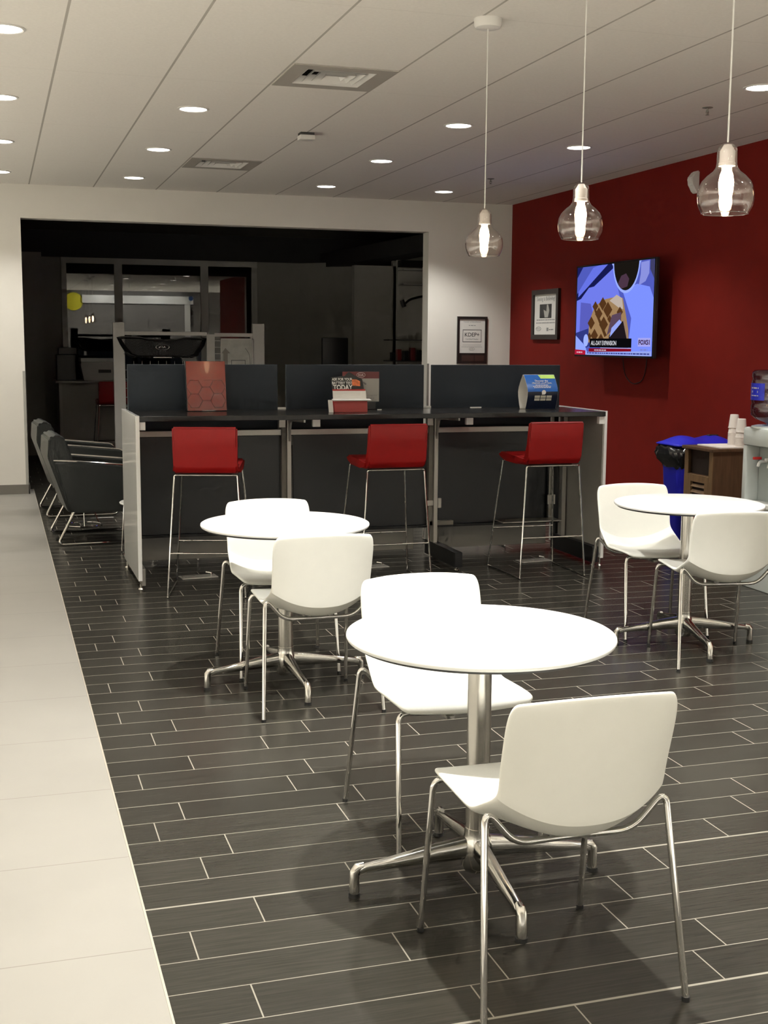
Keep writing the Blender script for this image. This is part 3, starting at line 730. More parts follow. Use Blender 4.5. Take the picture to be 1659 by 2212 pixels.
MB().box(-.12, .02, -.0225, -.0218, -.225, -.165).box(.03, .14, -.0225, -.0218, -.225, -.165).make('brass_plates', mat('bronze_plate', (.06, .03, .024), .4), f, False)
t = thing('framed_poster', 'dark framed poster with a small square photo, on the red wall left of the television', 'picture frame', (XR-.001, 11.865, 1.822), -PI/2)
MB().box(-.325, .325, -.03, 0, .205, .255).box(-.325, .325, -.03, 0, -.255, -.205).box(-.325, -.275, -.03, 0, -.205, .205).box(.275, .325, -.03, 0, -.205, .205).make('frame', m_frame, t, False)
MB().box(-.275, .275, -.012, -.002, -.205, .205).make('poster', m_paper, t, False)
q = MB().text('Seeing is Believing!', .44, .055, 0, -.012, .155).lines(-.22, .22, -.055, .016, -.012, None, 6).lines(-.23, .23, -.085, .016, -.012, None, 7)
q.tube([(-.17+.06*math.cos(a*PI/16), -.0125, -.145+.020*math.sin(a*PI/16)) for a in range(32)], .002, n=5, closed=True).text('KIA', .07, .018, -.17, -.0122, -.145).lines(.09, .20, -.155, .018, -.012, None, 8).box(.03, .075, -.0128, -.012, -.17, -.135)
q.make('lettering', m_gink, t, False)
ph = MB().box(-.14, .14, -.0135, -.012, -.035, .105, .004).make('photo', m_ink, t, False)
MB().prism([(-.02, -.03), (.06, -.03), (.09, .04), (.06, .10), (.03, .10), (.02, .03), (-.05, .05)], -.0142, -.0134, 'y').make('photo_figure', m_cardgrey, ph, False)

# ------------------------------------------------------------------ television
tv = thing('television', 'wide wall-mounted television showing a waffle and a news banner', 'television', (5.245, 10.04, 1.826), -PI/2)
Wt, Ht = .735, .417
TE = .72
MB().box(-Wt, Wt, 0, .035, -Ht, Ht, .006).box(-.35, .35, .035, .07, -.30, .2, .01).make('housing', m_black, tv, False)
b = MB().box(-Wt, Wt, -.004, 0, Ht-.014, Ht).box(-Wt, Wt, -.004, 0, -Ht, -Ht+.018).box(-Wt, -Wt+.014, -.004, 0, -Ht, Ht).box(Wt-.014, Wt, -.004, 0, -Ht, Ht)
b.make('bezel', m_black, tv, False)
MB().box(-.25, .25, .07, .196, -.02, .02).box(-.25, -.2, .07, .09, -.2, .2).box(.2, .25, .07, .09, -.2, .2).box(-.2, .2, .185, .199, -.15, .15).make('wall_bracket', m_black, tv, False)
MB().tube([(.28, .19, -.05), (.30, .19, -.45), (.25, .19, -.62), (.05, .19, -.66), (-.1, .19, -.58), (-.15, .19, -.40)], .004, .12, n=6).make('cable', m_black, tv)
sc_m = emis('tv_blue', (.10, .13, .62), TE*.8)
def tvu(px, pz): return (-.72+1.44*px, -.40+.803*pz)
scr = MB().box(-.722, .722, -.0012, 0, -.400, .404).make('screen', sc_m, tv, False)
layer = [0]
def tvpoly(nm, pts, col, s=1.0):
    layer[0] += 1; d = .0012+layer[0]*.00022
    return MB().prism([tvu(*p) for p in pts], -d-.0002, -d, 'y').make(nm, emis('tv_'+nm, col, TE*s), scr, False)
tvpoly('dark_cloth', [(0, .48), (.30, .74), (.52, .96), (.52, 1), (.34, 1), (0, .70)], (.008, .010, .075))
tvpoly('dark_cloth', [(0, .88), (.08, 1), (0, 1)], (.01, .012, .10))
tvpoly('pale_fold', [(.02, .72), (.22, .98), (.30, 1), (.42, 1), (.14, .76), (.02, .66)], (.13, .17, .78))
tvpoly('pale_cloth', [(0, .62), (.06, .64), (.17, .76), (.24, .77), (.49, .95), (.60, .60), (.30, .55), (.0, .2)], (.16, .20, .82))
tvpoly('bright_cloth', [(.62, .70), (.80, .76), (.95, .72), (1, .60), (1, 0), (.70, .0), (.74, .4)], (.20, .28, 1.0))
tvpoly('violet_shade', [(.05, .18), (.22, .10), (.26, .40), (.20, .58), (.06, .60)], (.10, .11, .50))
tvpoly('dark_corner', [(0, .12), (.12, .14), (.10, .06), (.2, .1), (.18, .3), (.0, .25)], (.03, .04, .22))
tvpoly('paper_corner', [(0, 0), (.18, 0), (.14, .10), (0, .22)], (.28, .38, 1.0))
ell = [(.66+.172*math.cos(a), 1.02+.35*math.sin(a)) for a in [PI+k*PI/24 for k in range(25)]]
tvpoly('plate_rim', [(.475, 1.0)]+ell[1:-1]+[(.845, 1.0)], (.32, .42, 1.0))
ell = [(.66+.158*math.cos(a), 1.02+.32*math.sin(a)) for a in [PI+k*PI/24 for k in range(25)]]
tvpoly('dark_bowl', [(.502, 1.0)]+ell[1:-1]+[(.818, 1.0)], (.010, .008, .006))
tvpoly('syrup_shine', [(.56, .78), (.60, .86), (.66, .88), (.70, .82), (.68, .74), (.60, .72)], (.07, .035, .06))
tvpoly('grey_towel', [(.84, .98), (.94, .99), (.94, .86), (.90, .78), (.82, .74), (.84, .86)], (.25, .28, .72))
tvpoly('violet_edge', [(.95, 1), (1, 1), (1, .80), (.95, .90)], (.05, .05, .13))
tvpoly('waffle', [(.18, .14), (.19, .38), (.25, .52), (.30, .57), (.40, .62), (.55, .64), (.63, .62), (.67, .46), (.71, .28), (.72, .14)], (.34, .21, .10))
tvpoly('waffle_cream', [(.46, .60), (.55, .66), (.62, .62), (.64, .50), (.58, .52), (.52, .56)], (.50, .42, .36))
wf = [(.27, .545, .04), (.37, .57, .05), (.32, .46, .05), (.44, .50, .06), (.39, .34, .06), (.22, .36, .05), (.27, .22, .05), (.20, .21, .03), (.36, .18, .04), (.60, .47, .04), (.47, .40, .03)]
for cx_, cz_, r_ in wf: tvpoly('waffle_pocket', [(cx_, cz_+r_*1.5), (cx_+r_, cz_), (cx_, cz_-r_*1.5), (cx_-r_, cz_)], (.085, .035, .012))
tvpoly('waffle_groove', [(.26, .50), (.29, .50), (.44, .22), (.41, .20)], (.08, .035, .012))
tvpoly('dark_filling', [(.46, .12), (.47, .22), (.62, .36), (.66, .38), (.70, .20), (.70, .12)], (.014, .009, .012))
tvpoly('waffle_shadow', [(.44, .22), (.50, .44), (.62, .47), (.62, .36)], (.10, .06, .10))
tvpoly('knife', [(.48, .20), (.63, .36), (.60, .39), (.50, .30)], (.30, .38, .90))
tvpoly('waffle_edge', [(.64, .40), (.66, .40), (.72, .20), (.70, .18)], (.30, .20, .14))
el = [(.155+.035*math.cos(k*PI/10), .165+.07*math.sin(k*PI/10)) for k in range(20)]
tvpoly('white_oval', el, (.35, .45, 1.0))
tvpoly('caption_bar', [(.21, .085), (.76, .085), (.76, .185), (.21, .185)], (.003, .003, .004))
tvpoly('red_bar', [(.20, .035), (.76, .035), (.76, .075), (.20, .075)], (.22, .004, .015))
tvpoly('white_line', [(.36, .076), (.76, .076), (.76, .083), (.36, .083)], (.5, .5, .8))
tvpoly('ticker', [(.16, 0), (1, 0), (1, .030+.022), (.16, .052-.02)], (.30, .38, .85))
tvpoly('red_tag', [(0, 0), (.155, 0), (.155, .05), (0, .06)], (.42, .012, .04))
tvpoly('channel_badge', [(.84, .10), (.99, .10), (.99, .19), (.84, .19)], (.42, .42, .95), .9)
d = .0012+layer[0]*.00022+.0003
def tvtext(body, px, pz, w, h, col, bold=.0, s=1):
    x_, z_ = tvu(px, pz)
    MB().text(body, w*1.44, h*.803, x_, -d, z_, bold).make('caption_text', emis('tv_text', col, TE*s), scr, False)
tvtext('ALL-DAY EXPANSION', .40, .135, .34, .050, (.75, .75, .80))
tvtext('FOXS1', .915, .145, .13, .052, (.03, .004, .03), .03)
def tvlines(px0, px1, pz, h, col, seed):
    x0_, z_ = tvu(px0, pz); x1_, _ = tvu(px1, pz)
    MB().lines(x0_, x1_, z_, h*.803, -d, None, seed, .0003).make('caption_text', emis('tv_text', col, TE), scr, False)
tvlines(.28, .44, .055, .020, (.6, .5, .6), 11)
tvlines(.87, .96, .065, .026, (.20, .24, .6), 12)
tvlines(.18, .98, .022, .022, (.04, .05, .25), 13)
tvlines(.03, .11, .027, .022, (.8, .5, .6), 14)

# ------------------------------------------------------------------ lounge armchairs
def armchair():
    t = thing('lounge_armchair', 'x', 'armchair', (0, 0, 0), 0)
    # faces +x; x=0 is rear foot, y from -.34 to +.34
    def slab(y0, y1, nm, poly, bev=.01): return MB().prism(poly, y0, y1, 'y', bev).make(nm, m_glea, t, angle=50)
    side = [(-.010, .630), (.145, .622), (.66, .575), (.70, .54), (.66, .245), (.125, .245), (.085, .30)]
    for s in (-1, 1):
        y0 = s*.335; y1 = s*.295
        slab(min(y0, y1), max(y0, y1), 'side_panel', side)
        MB().tube([(-.015, s*.315, .64), (.145, s*.315, .630), (.66, s*.315, .580), (.71, s*.315, .52), (.70, s*.315, .42)], .0095, .04, n=10).make('arm_rail', m_chrome, t)
        MB().tube([(.135, s*.30, .262), (0.0, s*.325, .012), (.62, s*.325, .012), (.70, s*.30, .262)], .010, .05, n=10).make('sled_leg', m_chrome, t)
    slab(-.30, .30, 'seat_cushion', [(.10, .25), (.68, .25), (.69, .40), (.66, .43), (.12, .38)], .02)
    slab(-.30, .30, 'back_shell', [(-.055, .665), (-.045, .80), (-.025, .80), (.16, .30), (.13, .25), (.085, .25)], .008)
    slab(-.285, .285, 'back_cushion', [(-.040, .70), (-.045, .800), (-.010, .828), (.055, .822), (.085, .79), (.135, .63), (.24, .40), (.14, .36)], .018)
    return t
ac = armchair(); ac.location = (.385, 9.775, 0); ac.rotation_euler.z = math.radians(3)
tag(ac, 'nearer of two grey leather lounge armchairs with chrome rails, left of the counter', group='grey lounge armchairs')
copy_tree(ac, (.355, 11.33, 0), math.radians(3), 'farther of two grey leather lounge armchairs, mostly hidden behind the first')
def side_table(loc, r, zt, label):
    t = thing('side_table', label, 'side table', loc, 0, 'small round chrome side tables')
    MB().lathe([(0, zt), (r-.004, zt), (r, zt-.005), (r-.003, zt-.012), (0, zt-.014)], n=40).make('tabletop', m_top, t)
    MB().tube([(.145*math.cos(k*PI/18), .145*math.sin(k*PI/18), .007) for k in range(36)], .006, n=8, closed=True).make('base_ring', m_chrome, t)
    for k in range(3):
        a = k*2*PI/3+.5
        MB().tube([(.145*math.cos(a), .145*math.sin(a), .007), (.05*math.cos(a), .05*math.sin(a), zt*.5), (.13*math.cos(a), .13*math.sin(a), zt-.014)], .005, .05, n=8).make('rod', m_chrome, t)
side_table((.66, 10.50, 0), .19, .44, 'chrome ring base of a small table seen under the nearer armchair')
side_table((1.02, 8.86, 0), .215, .395, 'small white-topped round table behind the white end panel of the counter')

# ------------------------------------------------------------------ recycling bin
t = thing('recycling_bin', 'tall blue recycling bin with a domed blue lid and black liner by the red wall', 'bin', (5.155, 8.41, 0), math.radians(0))
m = MB(); secs = []
for (z, a, b) in ((0, .20, .115), (.01, .205, .12), (.70, .245, .150), (.735, .255, .158), (.74, .235, .14)):
    ring = []
    for q in range(40):
        th = 2*PI*q/40; cc, ss = math.cos(th), math.sin(th); e = .35
        ring.append(m.b.verts.new((math.copysign(abs(cc)**e, cc)*a, math.copysign(abs(ss)**e, ss)*b, z)))
    secs.append(ring)
for A, B in zip(secs, secs[1:]):
    for q in range(40): m.b.faces.new((A[q], A[(q+1) % 40], B[(q+1) % 40], B[q]))
m.b.faces.new(secs[0][::-1]); m.b.faces.new(secs[-1])
m.make('bin_body', m_blue, t, angle=45)
# crumpled liner folded over the rim
m = MB(); secs = []
rr = random.Random(3)
for i, (z, a, b) in enumerate(((.775, .240, .150), (.772, .262, .170), (.74, .290, .192), (.70, .302, .202), (.655, .290, .196), (.625, .262, .175), (.60, .247, .158))):
    ring = []
    for q in range(56):
        th = 2*PI*q/56; cc, ss = math.cos(th), math.sin(th); e = .5
        j = 1+(rr.uniform(-.05, .05) if 1 < i < 6 else 0); dz = rr.uniform(-.018, .012) if i > 3 else rr.uniform(-.006, .006)*(i > 0)
        ring.append(m.b.verts.new((math.copysign(abs(cc)**e, cc)*a*j, math.copysign(abs(ss)**e, ss)*b*j, z+dz)))
    secs.append(ring)
for A, B in zip(secs, secs[1:]):
    for q in range(56): m.b.faces.new((A[q], A[(q+1) % 56], B[(q+1) % 56], B[q]))
m.make('bin_liner', m_bag, t, angle=180)
m = MB()
nx, ny = 28, 14; g_ = []
for i in range(nx+1):
    rw = []
    for j in range(ny+1):
        u = -1+2*i/nx; v = -1+2*j/ny
        hgt = .775+.062*(1-abs(v)**2.5)*(1-abs(u)**4)*(.80-.20*math.cos(2*PI*u))
        cu_ = 1 - .06*abs(v)**6; cv_ = 1-.10*abs(u)**6
        rw.append(m.b.verts.new((u*.282*cu_, v*.185*cv_, hgt if abs(u) < 1 and abs(v) < 1 else .772)))
    g_.append(rw)
for i in range(nx):
    for j in range(ny): m.b.faces.new((g_[i][j], g_[i+1][j], g_[i+1][j+1], g_[i][j+1]))
lid = m.make('lid', m_blue, t, angle=180)
md = lid.modifiers.new('s', 'SOLIDIFY'); md.thickness = .012; md.offset = -1
MB().box(.09, .17, -.02, .02, .828, .838, .002).make('lid_slot', m_dark, lid, False)

# ------------------------------------------------------------------ brown cabinet, tray, cups
t = thing('louvred_cabinet', 'small brown wooden cabinet with an open niche over a louvred door', 'cabinet', (4.935, 7.785, 0), 0)
# front faces -x ; local x from -.155 (front) to +.165 ; y from -.22 (near) to +.22
a0, a1, b0, b1 = -.150, .165, -.195, .175
MB().box(a0, a1, b0, b0+.022, 0, .780).box(a0, a1, b1-.022, b1, 0, .780).box(a1-.012, a1, b0, b1, 0, .78).box(a0+.01, a1-.013, b0+.023, b1-.023, .02, .045).box(a0+.01, a1-.013, b0+.023, b1-.023, .585, .605).make('carcass', m_wood, t, False)
MB().box(a0-.022, a1+.01, b0-.015, b1+.02, .780, .802, .004).make('top', m_wood, t, False)
MB().box(a0-.006, a0, b0, b0+.045, 0, .78).box(a0-.006, a0, b1-.045, b1, 0, .78).box(a0-.006, a0, b0+.045, b1-.045, 0, .03).make('face_frame', m_wood2, t, False)
MB().box(a0+.03, a0+.04, b0+.03, b1-.03, .04, .78).make('niche_back', m_inside, t, False)
dr = MB()
y0, y1, z0, z1 = b0+.048, b1-.048, .035, .600
dr.box(a0-.008, a0+.010, y0, y0+.045, z0, z1).box(a0-.008, a0+.010, y1-.045, y1, z0, z1).box(a0-.008, a0+.010, y0+.045, y1-.045, z1-.05, z1).box(a0-.008, a0+.010, y0+.045, y1-.045, z0, z0+.05)
n_ = 11
for k in range(n_):
    z = z0+.05+(k+.5)*(z1-z0-.10)/n_
    dr.prism([(a0-.006, z-.016), (a0-.003, z-.016), (a0+.010, z+.004), (a0+.007, z+.004)], y0+.045, y1-.045, 'y')
dr.make('louvred_door', m_wood2, t, False)
MB().box(a0+.012, a0+.016, y0, y1, z0, z1).make('door_back', m_inside, t, False)
tag(MB().box(-.10, .165, -.20, .115, 0, .010, .002).make('serving_tray', m_foam, None, False), 'flat white tray lying on the brown cabinet under the cups', 'tray')
bpy.data.objects['serving_tray'].location = (4.95, 7.80, .802)
def cup():
    t = MB().lathe([(0, .096), (.027, .096), (.0295, .094), (.039, .004), (.0415, .004), (.0415, 0), (.038, 0), (.0265, .092), (0, .093)], n=28).make('foam_cup', m_foam, None, angle=40)
    tag(t, 'x', 'cup'); return t
c0 = cup(); first = True
for (x, y, n, lab, grp, ext) in ((5.075, 7.80, 10, 'upturned white foam cup in the taller stack at the back of the tray', 'cups in the rear stack', 1),
                            (5.035, 7.645, 8, 'upturned white foam cup in the shorter stack at the front of the tray', 'cups in the front stack', 1)):
    for k in range(n):
        o = c0 if first else c0.copy()
        if not first: C.objects.link(o)
        first = False
        o.location = (x, y, .812+k*.0105+(.028 if k == n-1 else 0)); o['label'] = lab; o['group'] = grp; o['category'] = 'cup'
        if k == n-1: o['label'] = lab.replace('upturned white foam cup in', 'top white foam cup of'); 

# ------------------------------------------------------------------ water cooler
t = thing('water_cooler', 'white floor-standing water cooler at the right picture edge', 'water cooler', (4.52, 6.66, 0), math.radians(0))
# front faces -x, local x 0..0.34, y -.17..+.17
body = MB()
body.box(0, .34, -.175, .175, 0, .52, .012).box(.10, .34, -.175, .175, .52, .90, .008).box(0, .10, .135, .175, .52, .90, .01).box(0, .10, -.175, -.135, .52, .90, .01).box(-.004, .34, -.178, .178, .90, 1.015, .02)
body.make('cabinet_body', m_cool, t, angle=40)
MB().lathe([(.125, 1.012), (.125, 1.024), (.10, 1.030), (.06, 1.030)], (.115, .045, 0), n=32).make('bottle_collar', m_cool, t)
MB().box(.095, .101, -.134, .134, .53, .895, .002).make('recess_back', m_coolg, t, False)
for s, mm, nm in ((.055, mat('red_tap', (.55, .03, .03), .35), 'hot_tap'), (-.055, m_wplas, 'cold_tap')):
    f = MB().tube([(.095, s, .800), (.045, s, .800), (.035, s, .770)], .011, .012, n=10).make('tap', m_wplas, t)
    MB().box(.0 if s > 0 else .01, .055, s-.009, s+.009, .815, .832, .003).make(nm+'_lever', mm, f, False)
MB().box(-.012, .10, -.13, .13, .520, .548, .006).make('drip_tray', m_wplas, t, False)
bt = thing('water_bottle', 'large blue-tinted water bottle upside down on the cooler', 'water bottle', (4.635, 6.705, 1.018), 0)
prof = [(.028, .0), (.030, .02), (.05, .032), (.10, .050), (.130, .075), (.135, .10), (.135, .135), (.131, .145), (.131, .155), (.135, .165), (.135, .20), (.131, .21), (.131, .22), (.135, .23), (.135, .285), (.129, .30), (.135, .315), (.132, .34), (.120, .355), (.02, .350), (0, .35)]
MB().lathe(prof, n=48).make('bottle_shell', m_bottle, bt, angle=180)
lb = MB()
for k in range(16):
    a0_, a1_ = PI*.82+k*PI*.36/16, PI*.82+(k+1)*PI*.36/16
    v = [lb.b.verts.new((.1365*math.cos(a), .1365*math.sin(a), z)) for a, z in ((a0_, .17), (a1_, .17), (a1_, .275), (a0_, .275))]; lb.b.faces.new(v)
bmesh.ops.remove_doubles(lb.b, verts=lb.b.verts, dist=1e-5)
L_ = lb.make('label', mat('bottle_label_blue', (.02, .03, .55), .35, noise=.2, nscale=30), bt)
lt = MB().lines(-.035, .035, .245, .012, 0, None, 21).lines(-.03, .03, .222, .02, 0, None, 22).lines(-.035, .035, .198, .008, 0, None, 23)
for v in lt.b.verts:
    a = PI + v.co.x/.137; rr_ = .1372-v.co.y; v.co = Vector((rr_*math.cos(a), rr_*math.sin(a), v.co.z))
lt.make('label_print', m_paper, L_, False)

# ------------------------------------------------------------------ the unlit room beyond the opening
YS = 18.0
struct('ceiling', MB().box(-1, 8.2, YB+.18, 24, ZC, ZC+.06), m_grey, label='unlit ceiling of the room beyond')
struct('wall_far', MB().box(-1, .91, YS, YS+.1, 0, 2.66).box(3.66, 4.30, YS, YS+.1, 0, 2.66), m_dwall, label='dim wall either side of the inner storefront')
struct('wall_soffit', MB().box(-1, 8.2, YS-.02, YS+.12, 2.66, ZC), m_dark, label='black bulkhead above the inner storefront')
struct('wall_far_left', MB().box(.30, .42, YB+.5, YS, 0, 2.66), m_dwall) if False else None
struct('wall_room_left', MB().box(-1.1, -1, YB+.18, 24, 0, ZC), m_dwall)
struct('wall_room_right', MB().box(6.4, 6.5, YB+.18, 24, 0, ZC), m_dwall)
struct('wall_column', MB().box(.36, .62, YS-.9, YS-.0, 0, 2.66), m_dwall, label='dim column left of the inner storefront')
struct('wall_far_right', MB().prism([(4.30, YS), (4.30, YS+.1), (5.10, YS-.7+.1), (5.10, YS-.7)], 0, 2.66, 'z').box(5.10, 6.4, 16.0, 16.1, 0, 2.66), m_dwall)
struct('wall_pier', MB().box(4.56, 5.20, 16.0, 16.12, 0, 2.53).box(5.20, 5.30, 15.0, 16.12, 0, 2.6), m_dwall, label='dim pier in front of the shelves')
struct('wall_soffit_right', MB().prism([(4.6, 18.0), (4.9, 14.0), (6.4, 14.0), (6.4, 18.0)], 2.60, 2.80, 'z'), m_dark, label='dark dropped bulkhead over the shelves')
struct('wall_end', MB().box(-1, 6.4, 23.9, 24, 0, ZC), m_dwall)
# inner storefront
w1 = thing('window_1', 'pale framed glass storefront of the unlit room', 'storefront', (0, YS, 0)); w1['kind'] = 'structure'
fr = MB()
fr.box(.91, 3.66, -.03, .03, 2.58, 2.66)
for a, b in ((.91, .98), (1.63, 1.74), (2.84, 2.95), (3.58, 3.66)): fr.box(a, b, -.03, .03, 0, 2.58)
fr.box(.98, 3.58, -.03, .03, 0, .10)
fr.make('window_frame', mat('pale_storefront_frame', (.62, .60, .56), .4, noise=.02), w1, False)
for i, (a, b) in enumerate(((.98, 1.63), (1.74, 2.84), (2.95, 3.58))):
    MB().box(a, b, -.004, .004, .10, 2.58).make('window_pane', m_store, w1, False)
# display rack with a car grille
rk = thing('display_rack', 'pale upright display rack in the unlit room carrying a black car grille', 'display rack', (0, 14.0, 0))
m_rack = mat('pale_rack_enamel', (.46, .45, .42), .45, noise=.03)
for a, b in ((1.241, 1.365), (2.792, 2.925)): MB().box(a, b, -.03, .03, 0, 1.722, .004).make('rack_post', m_rack, rk, False)
MB().box(1.365, 2.27, -.018, .018, 1.585, 1.625, .003).make('crossbar', m_rack, rk, False)
MB().box(2.27, 2.36, -.02, .02, 0, 1.60, .003).make('rack_post', m_rack, rk, False)
MB().box(2.36, 2.792, -.018, .018, 1.575, 1.615, .003).box(2.765, 2.792, -.018, .018, .2, 1.575).make('crossbar', m_rack, rk, False)
g_ = MB()
for k in range(12): g_.box(1.37+.0, 2.27, .005, .011, .10+k*.10, .106+k*.10)
for k in range(9): g_.box(1.46+k*.09, 1.464+k*.09, .003, .009, .05, 1.30)
g_.make('wire_grid', m_rack, rk, False)
g_ = MB()
for k in range(9): g_.box(2.362, 2.44, .0, .006, .95+k*.072, .957+k*.072)
g_.make('wire_grid', m_rack, rk, False)
gr = thing('car_grille', 'black car radiator grille with silver oval badge hanging on the rack', 'car grille', (1.768, 13.945, 1.455))
out = [(-.50, .11), (-.42, .118), (-.25, .115), (-.17, .095), (0, .085), (.17, .095), (.25, .115), (.42, .112), (.50, .10), (.475, .02), (.44, -.03), (.40, -.095), (.33, -.118), (-.30, -.118), (-.37, -.095), (-.42, -.03), (-.46, .03)]
inn = [(x*.88, z*.76) for x, z in out]
fm = MB()
A = [fm.b.verts.new((x, -.01+abs(x)*.08, z)) for x, z in out]; B = [fm.b.verts.new((x, -.04+abs(x)*.08, z)) for x, z in inn]; C_ = [fm.b.verts.new((x, .0+abs(x)*.08, z)) for x, z in inn]; D_ = [fm.b.verts.new((x, .02+abs(x)*.08, z)) for x, z in out]
n = len(out)
for P_, Q_ in ((A, B), (B, C_), (D_, A)):
    for k in range(n): fm.b.faces.new((P_[k], P_[(k+1) % n], Q_[(k+1) % n], Q_[k]))
fm.make('grille_surround', mat('gloss_black', (.012, .012, .013), .12, coat=.5), gr, angle=50)
ms = MB()
for i in range(24):
    for j in range(6):
        x = -.40+i*.035; z = -.075+j*.030+(.015 if i % 2 else 0)
        if abs(x) < .075 and abs(z) < .04 or z > .075: continue
        ms.tube([(x+.016*math.cos(k*PI/3), -.012+abs(x)*.08, z+.012*math.sin(k*PI/3)) for k in range(6)], .0022, n=4, closed=True)
ms.make('honeycomb_mesh', mat('dark_satin', (.06, .06, .06), .3, .5), gr)
MB().prism([(x*.99, z*.98) for x, z in inn], .03, .035, 'y').make('grille_backing', m_black, gr, False)
bd = MB().tube([(.072*math.cos(k*PI/20), -.042, .0+.030*math.sin(k*PI/20)) for k in range(40)], .003, n=6, closed=True).text('KIA', .082, .030, 0, -.040, .0, .02, .004).make('badge', m_silver, gr, False)
MB().box(-.10, .10, -.04, -.02, -.118, -.108, .002).make('chrome_strip', m_silver, gr, False)
pf = thing('picture_board', 'pale framed drawing board standing on the rack right of the car grille', 'picture board', (2.60, 13.955, 1.33))
MB().box(-.165, .175, 0, .012, -.23, .215, .002).make('board', mat('board_grey', (.40, .40, .36), .4, noise=.15, nscale=10), pf, False)
MB().box(-.178, .188, -.006, .014, .212, .226).box(-.178, .188, -.006, .014, -.242, -.228).box(-.178, -.166, -.006, .014, -.242, .226).box(.176, .188, -.006, .014, -.242, .226).make('frame', m_rack, pf, False)
MB().prism([(-.15, -.15), (-.10, -.15), (-.10, .06), (-.07, .06), (-.125, .12), (-.17, .06), (-.15, .06)], -.002, 0, 'y').make('arrow_drawing', m_grey, pf, False)
MB().box(-.06, .10, -.002, 0, -.02, -.014).box(-.06, -.055, -.002, 0, -.16, -.014).box(.095, .10, -.002, 0, -.16, -.014).tube([(.10, -.001, .12), (.15, -.001, .05), (.16, -.001, -.15)], .002, .05, n=5).make('sketch_lines', m_ink, pf, False)
# desk with printer left
dk = thing('service_desk', 'dim desk in the unlit room at the far left behind the armchairs', 'desk', (0, 16.6, 0))
MB().box(.72, 1.62, -.35, .35, .985, 1.012, .003).make('desktop', m_rack, dk, False); MB().box(.76, 1.58, -.28, .30, 0, .985).make('desk_body', m_dwall, dk, False)
MB().box(.765, .80, -.30, -.28, 0, .985).make('trim_edge', m_rack, dk, False)
pr = thing('printer', 'pale box printer standing on the dim desk at far left', 'printer', (1.24, 16.55, 1.012))
MB().prism([(-.16, 0), (.22, 0), (.22, .24), (-.19, .24), (-.20, .20)], -.18, .18, 'y', .006).make('printer_body', m_rack, pr, False); MB().box(-.2, .23, -.20, .18, .24, .285, .004).make('printer_lid', m_wplas, pr, False); MB().box(.02, .18, -.184, -.179, .10, .14).make('paper_slot', m_black, pr, False)
mo = thing('desk_monitor', 'dark equipment stack left of the printer on the dim desk', 'monitor', (.875, 16.55, 1.012))
MB().box(-.13, .11, -.10, .10, 0, .33, .01).make('cabinet', m_black, mo, False); MB().box(-.10, .13, -.06, .06, .33, .42, .01).make('tray', m_black, mo, False)
tag(copy_tree(st, (1.38, 15.75, 0), math.radians(0), 'dim red bar stool in the unlit room before the desk at far left', 'stools in the unlit room'), group='stools in the unlit room')
# sloping merchandise shelves at right
sh = thing('merchandise_shelf', 'dim white wall shelves with accessories at the right of the dark opening', 'shelf', (5.03, 15.0, 0))
MB().box(-.16, .25, .10, .16, 1.0, 2.55).make('shelf_back', m_dwall, sh, False)
for z in (1.30, 1.56, 2.25, 2.43): MB().box(-.16 if z > 1.6 else -.34, .25, -.14, .10, z-.012, z).make('shelf_board', m_rack if z > 1.6 else m_dark, sh, False)
MB().box(-.16, .25, -.05, .1, 2.46, 2.54).make('shelf_header', m_black, sh, False)
k_ = 0
for (x, y, w, h_) in ((-.27, 0, .05, .10), (-.19, 0, .05, .14), (-.10, 0, .06, .12), (-.01, 0, .06, .16), (.09, 0, .05, .13)):
    names = ['dark boxed product standing leftmost on the dim lower shelf', 'dark boxed product second from left on the dim lower shelf', 'dark boxed product in the middle of the dim lower shelf', 'tallest dark boxed product on the dim lower shelf', 'dark boxed product rightmost on the dim lower shelf']
    tag(MB().box(5.03+x-w/2, 5.03+x+w/2, 14.90, 14.98, 1.30, 1.30+h_, .004).make('boxed_product', m_maroon if k_ in (1, 3) else m_black, None, False), names[k_], 'box', 'products on the dim shelf'); k_ += 1
tr = thing('track_spotlight', 'black track with two swivel spotlights in front of the dim shelves', 'spotlight', (5.0, 14.7, 2.02))
MB().tube([(-.16, 0, -.02), (-.10, 0, .03), (.05, 0, .07), (.35, 0, .08)], .014, .05, n=8).make('track', m_black, tr)
MB().tube([(.10, 0, .08), (.10, 0, .58)], .008, n=8).make('stem', m_black, tr)
for x in (-.20, .12):
    MB().tube([(x, 0, .02 if x < 0 else .06), (x+.03, 0, -.06)], .028, n=12).make('spot_head', m_black, tr)
oc = thing('office_chair', 'black chair back standing in the unlit room near the pier', 'chair', (4.08, 15.2, 0))
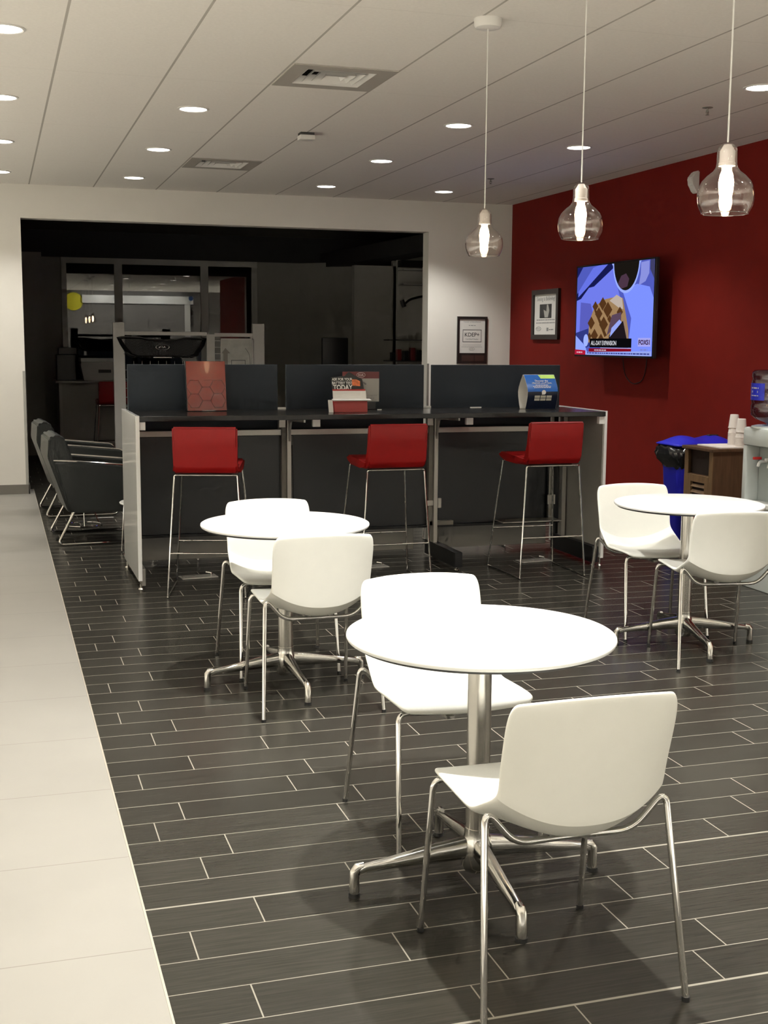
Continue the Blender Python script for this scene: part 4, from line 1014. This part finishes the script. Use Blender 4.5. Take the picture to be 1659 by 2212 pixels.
MB().box(-.17, .17, -.03, .03, .95, 1.58, .02).make('backrest', m_black, oc); MB().tube([(0, .02, .5), (0, .02, .97)], .025, n=10).make('post', m_black, oc); MB().box(-.22, .22, -.42, .02, .62, .70, .02).make('seat', m_black, oc)
for k in range(5):
    a = k*2*PI/5; MB().tube([(0, -.2, .10), (.26*math.cos(a), -.2+.26*math.sin(a), .03)], .02, n=8).make('base_leg', m_black, oc)
MB().tube([(0, -.2, .08), (0, -.2, .64)], .025, n=10).make('column', m_black, oc)
# bright fascia, doorway and yellow sign on the rear wall behind the camera (they mirror in the storefront glass)
rf = thing('rear_portal', 'white portal frame on the wall behind the camera, seen mirrored in the dark glass', 'portal', (0, -3.2, 0))
MB().box(2.58, 5.94, 0, .12, 2.64, 2.88).box(5.68, 5.84, 0, .12, 1.5, 2.64).make('portal_frame', m_top, rf, False)
tag(MB().lathe([(0, 0), (.27, 0), (.27, .03), (0, .03)], n=32).xf(Matrix.Translation((2.33, -3.19, 2.68)) @ Matrix.Rotation(-PI/2, 4, 'X')).make('yellow_sign', m_yel, None), 'round yellow sign behind the camera, seen mirrored in the dark glass', 'sign')
tag(MB().lathe([(0, 0), (.07, 0), (.07, .03), (0, .03)], n=24).xf(Matrix.Translation((5.86, -3.06, 2.82)) @ Matrix.Rotation(-PI/2, 4, 'X')).make('blue_badge', m_sblue, None), 'small blue badge on the portal behind the camera, mirrored in the dark glass', 'sign')

for x_ in (3.2, 4.8):  # added lamps, unseen, brightening the portal's reflection in the glass
    t = copy_tree(proto, (x_, -2.0, ZC), 0, 'added unseen fill light aimed at the white portal behind the viewpoint', 'added portal fill lights out of view')
    for c_ in list(t.children):
        if c_.type == 'LIGHT': bpy.data.objects.remove(c_)
    ld = bpy.data.lights.new('portal_fill_beam', 'SPOT'); ld.energy = 90; ld.color = DOWN_COL; ld.spot_size = math.radians(95); ld.spot_blend = .5; ld.shadow_soft_size = .045
    lo = bpy.data.objects.new('portal_fill_beam', ld); C.objects.link(lo); lo.parent = t; lo.location = (0, 0, -.03); lo.rotation_euler = (math.radians(-72), 0, 0)
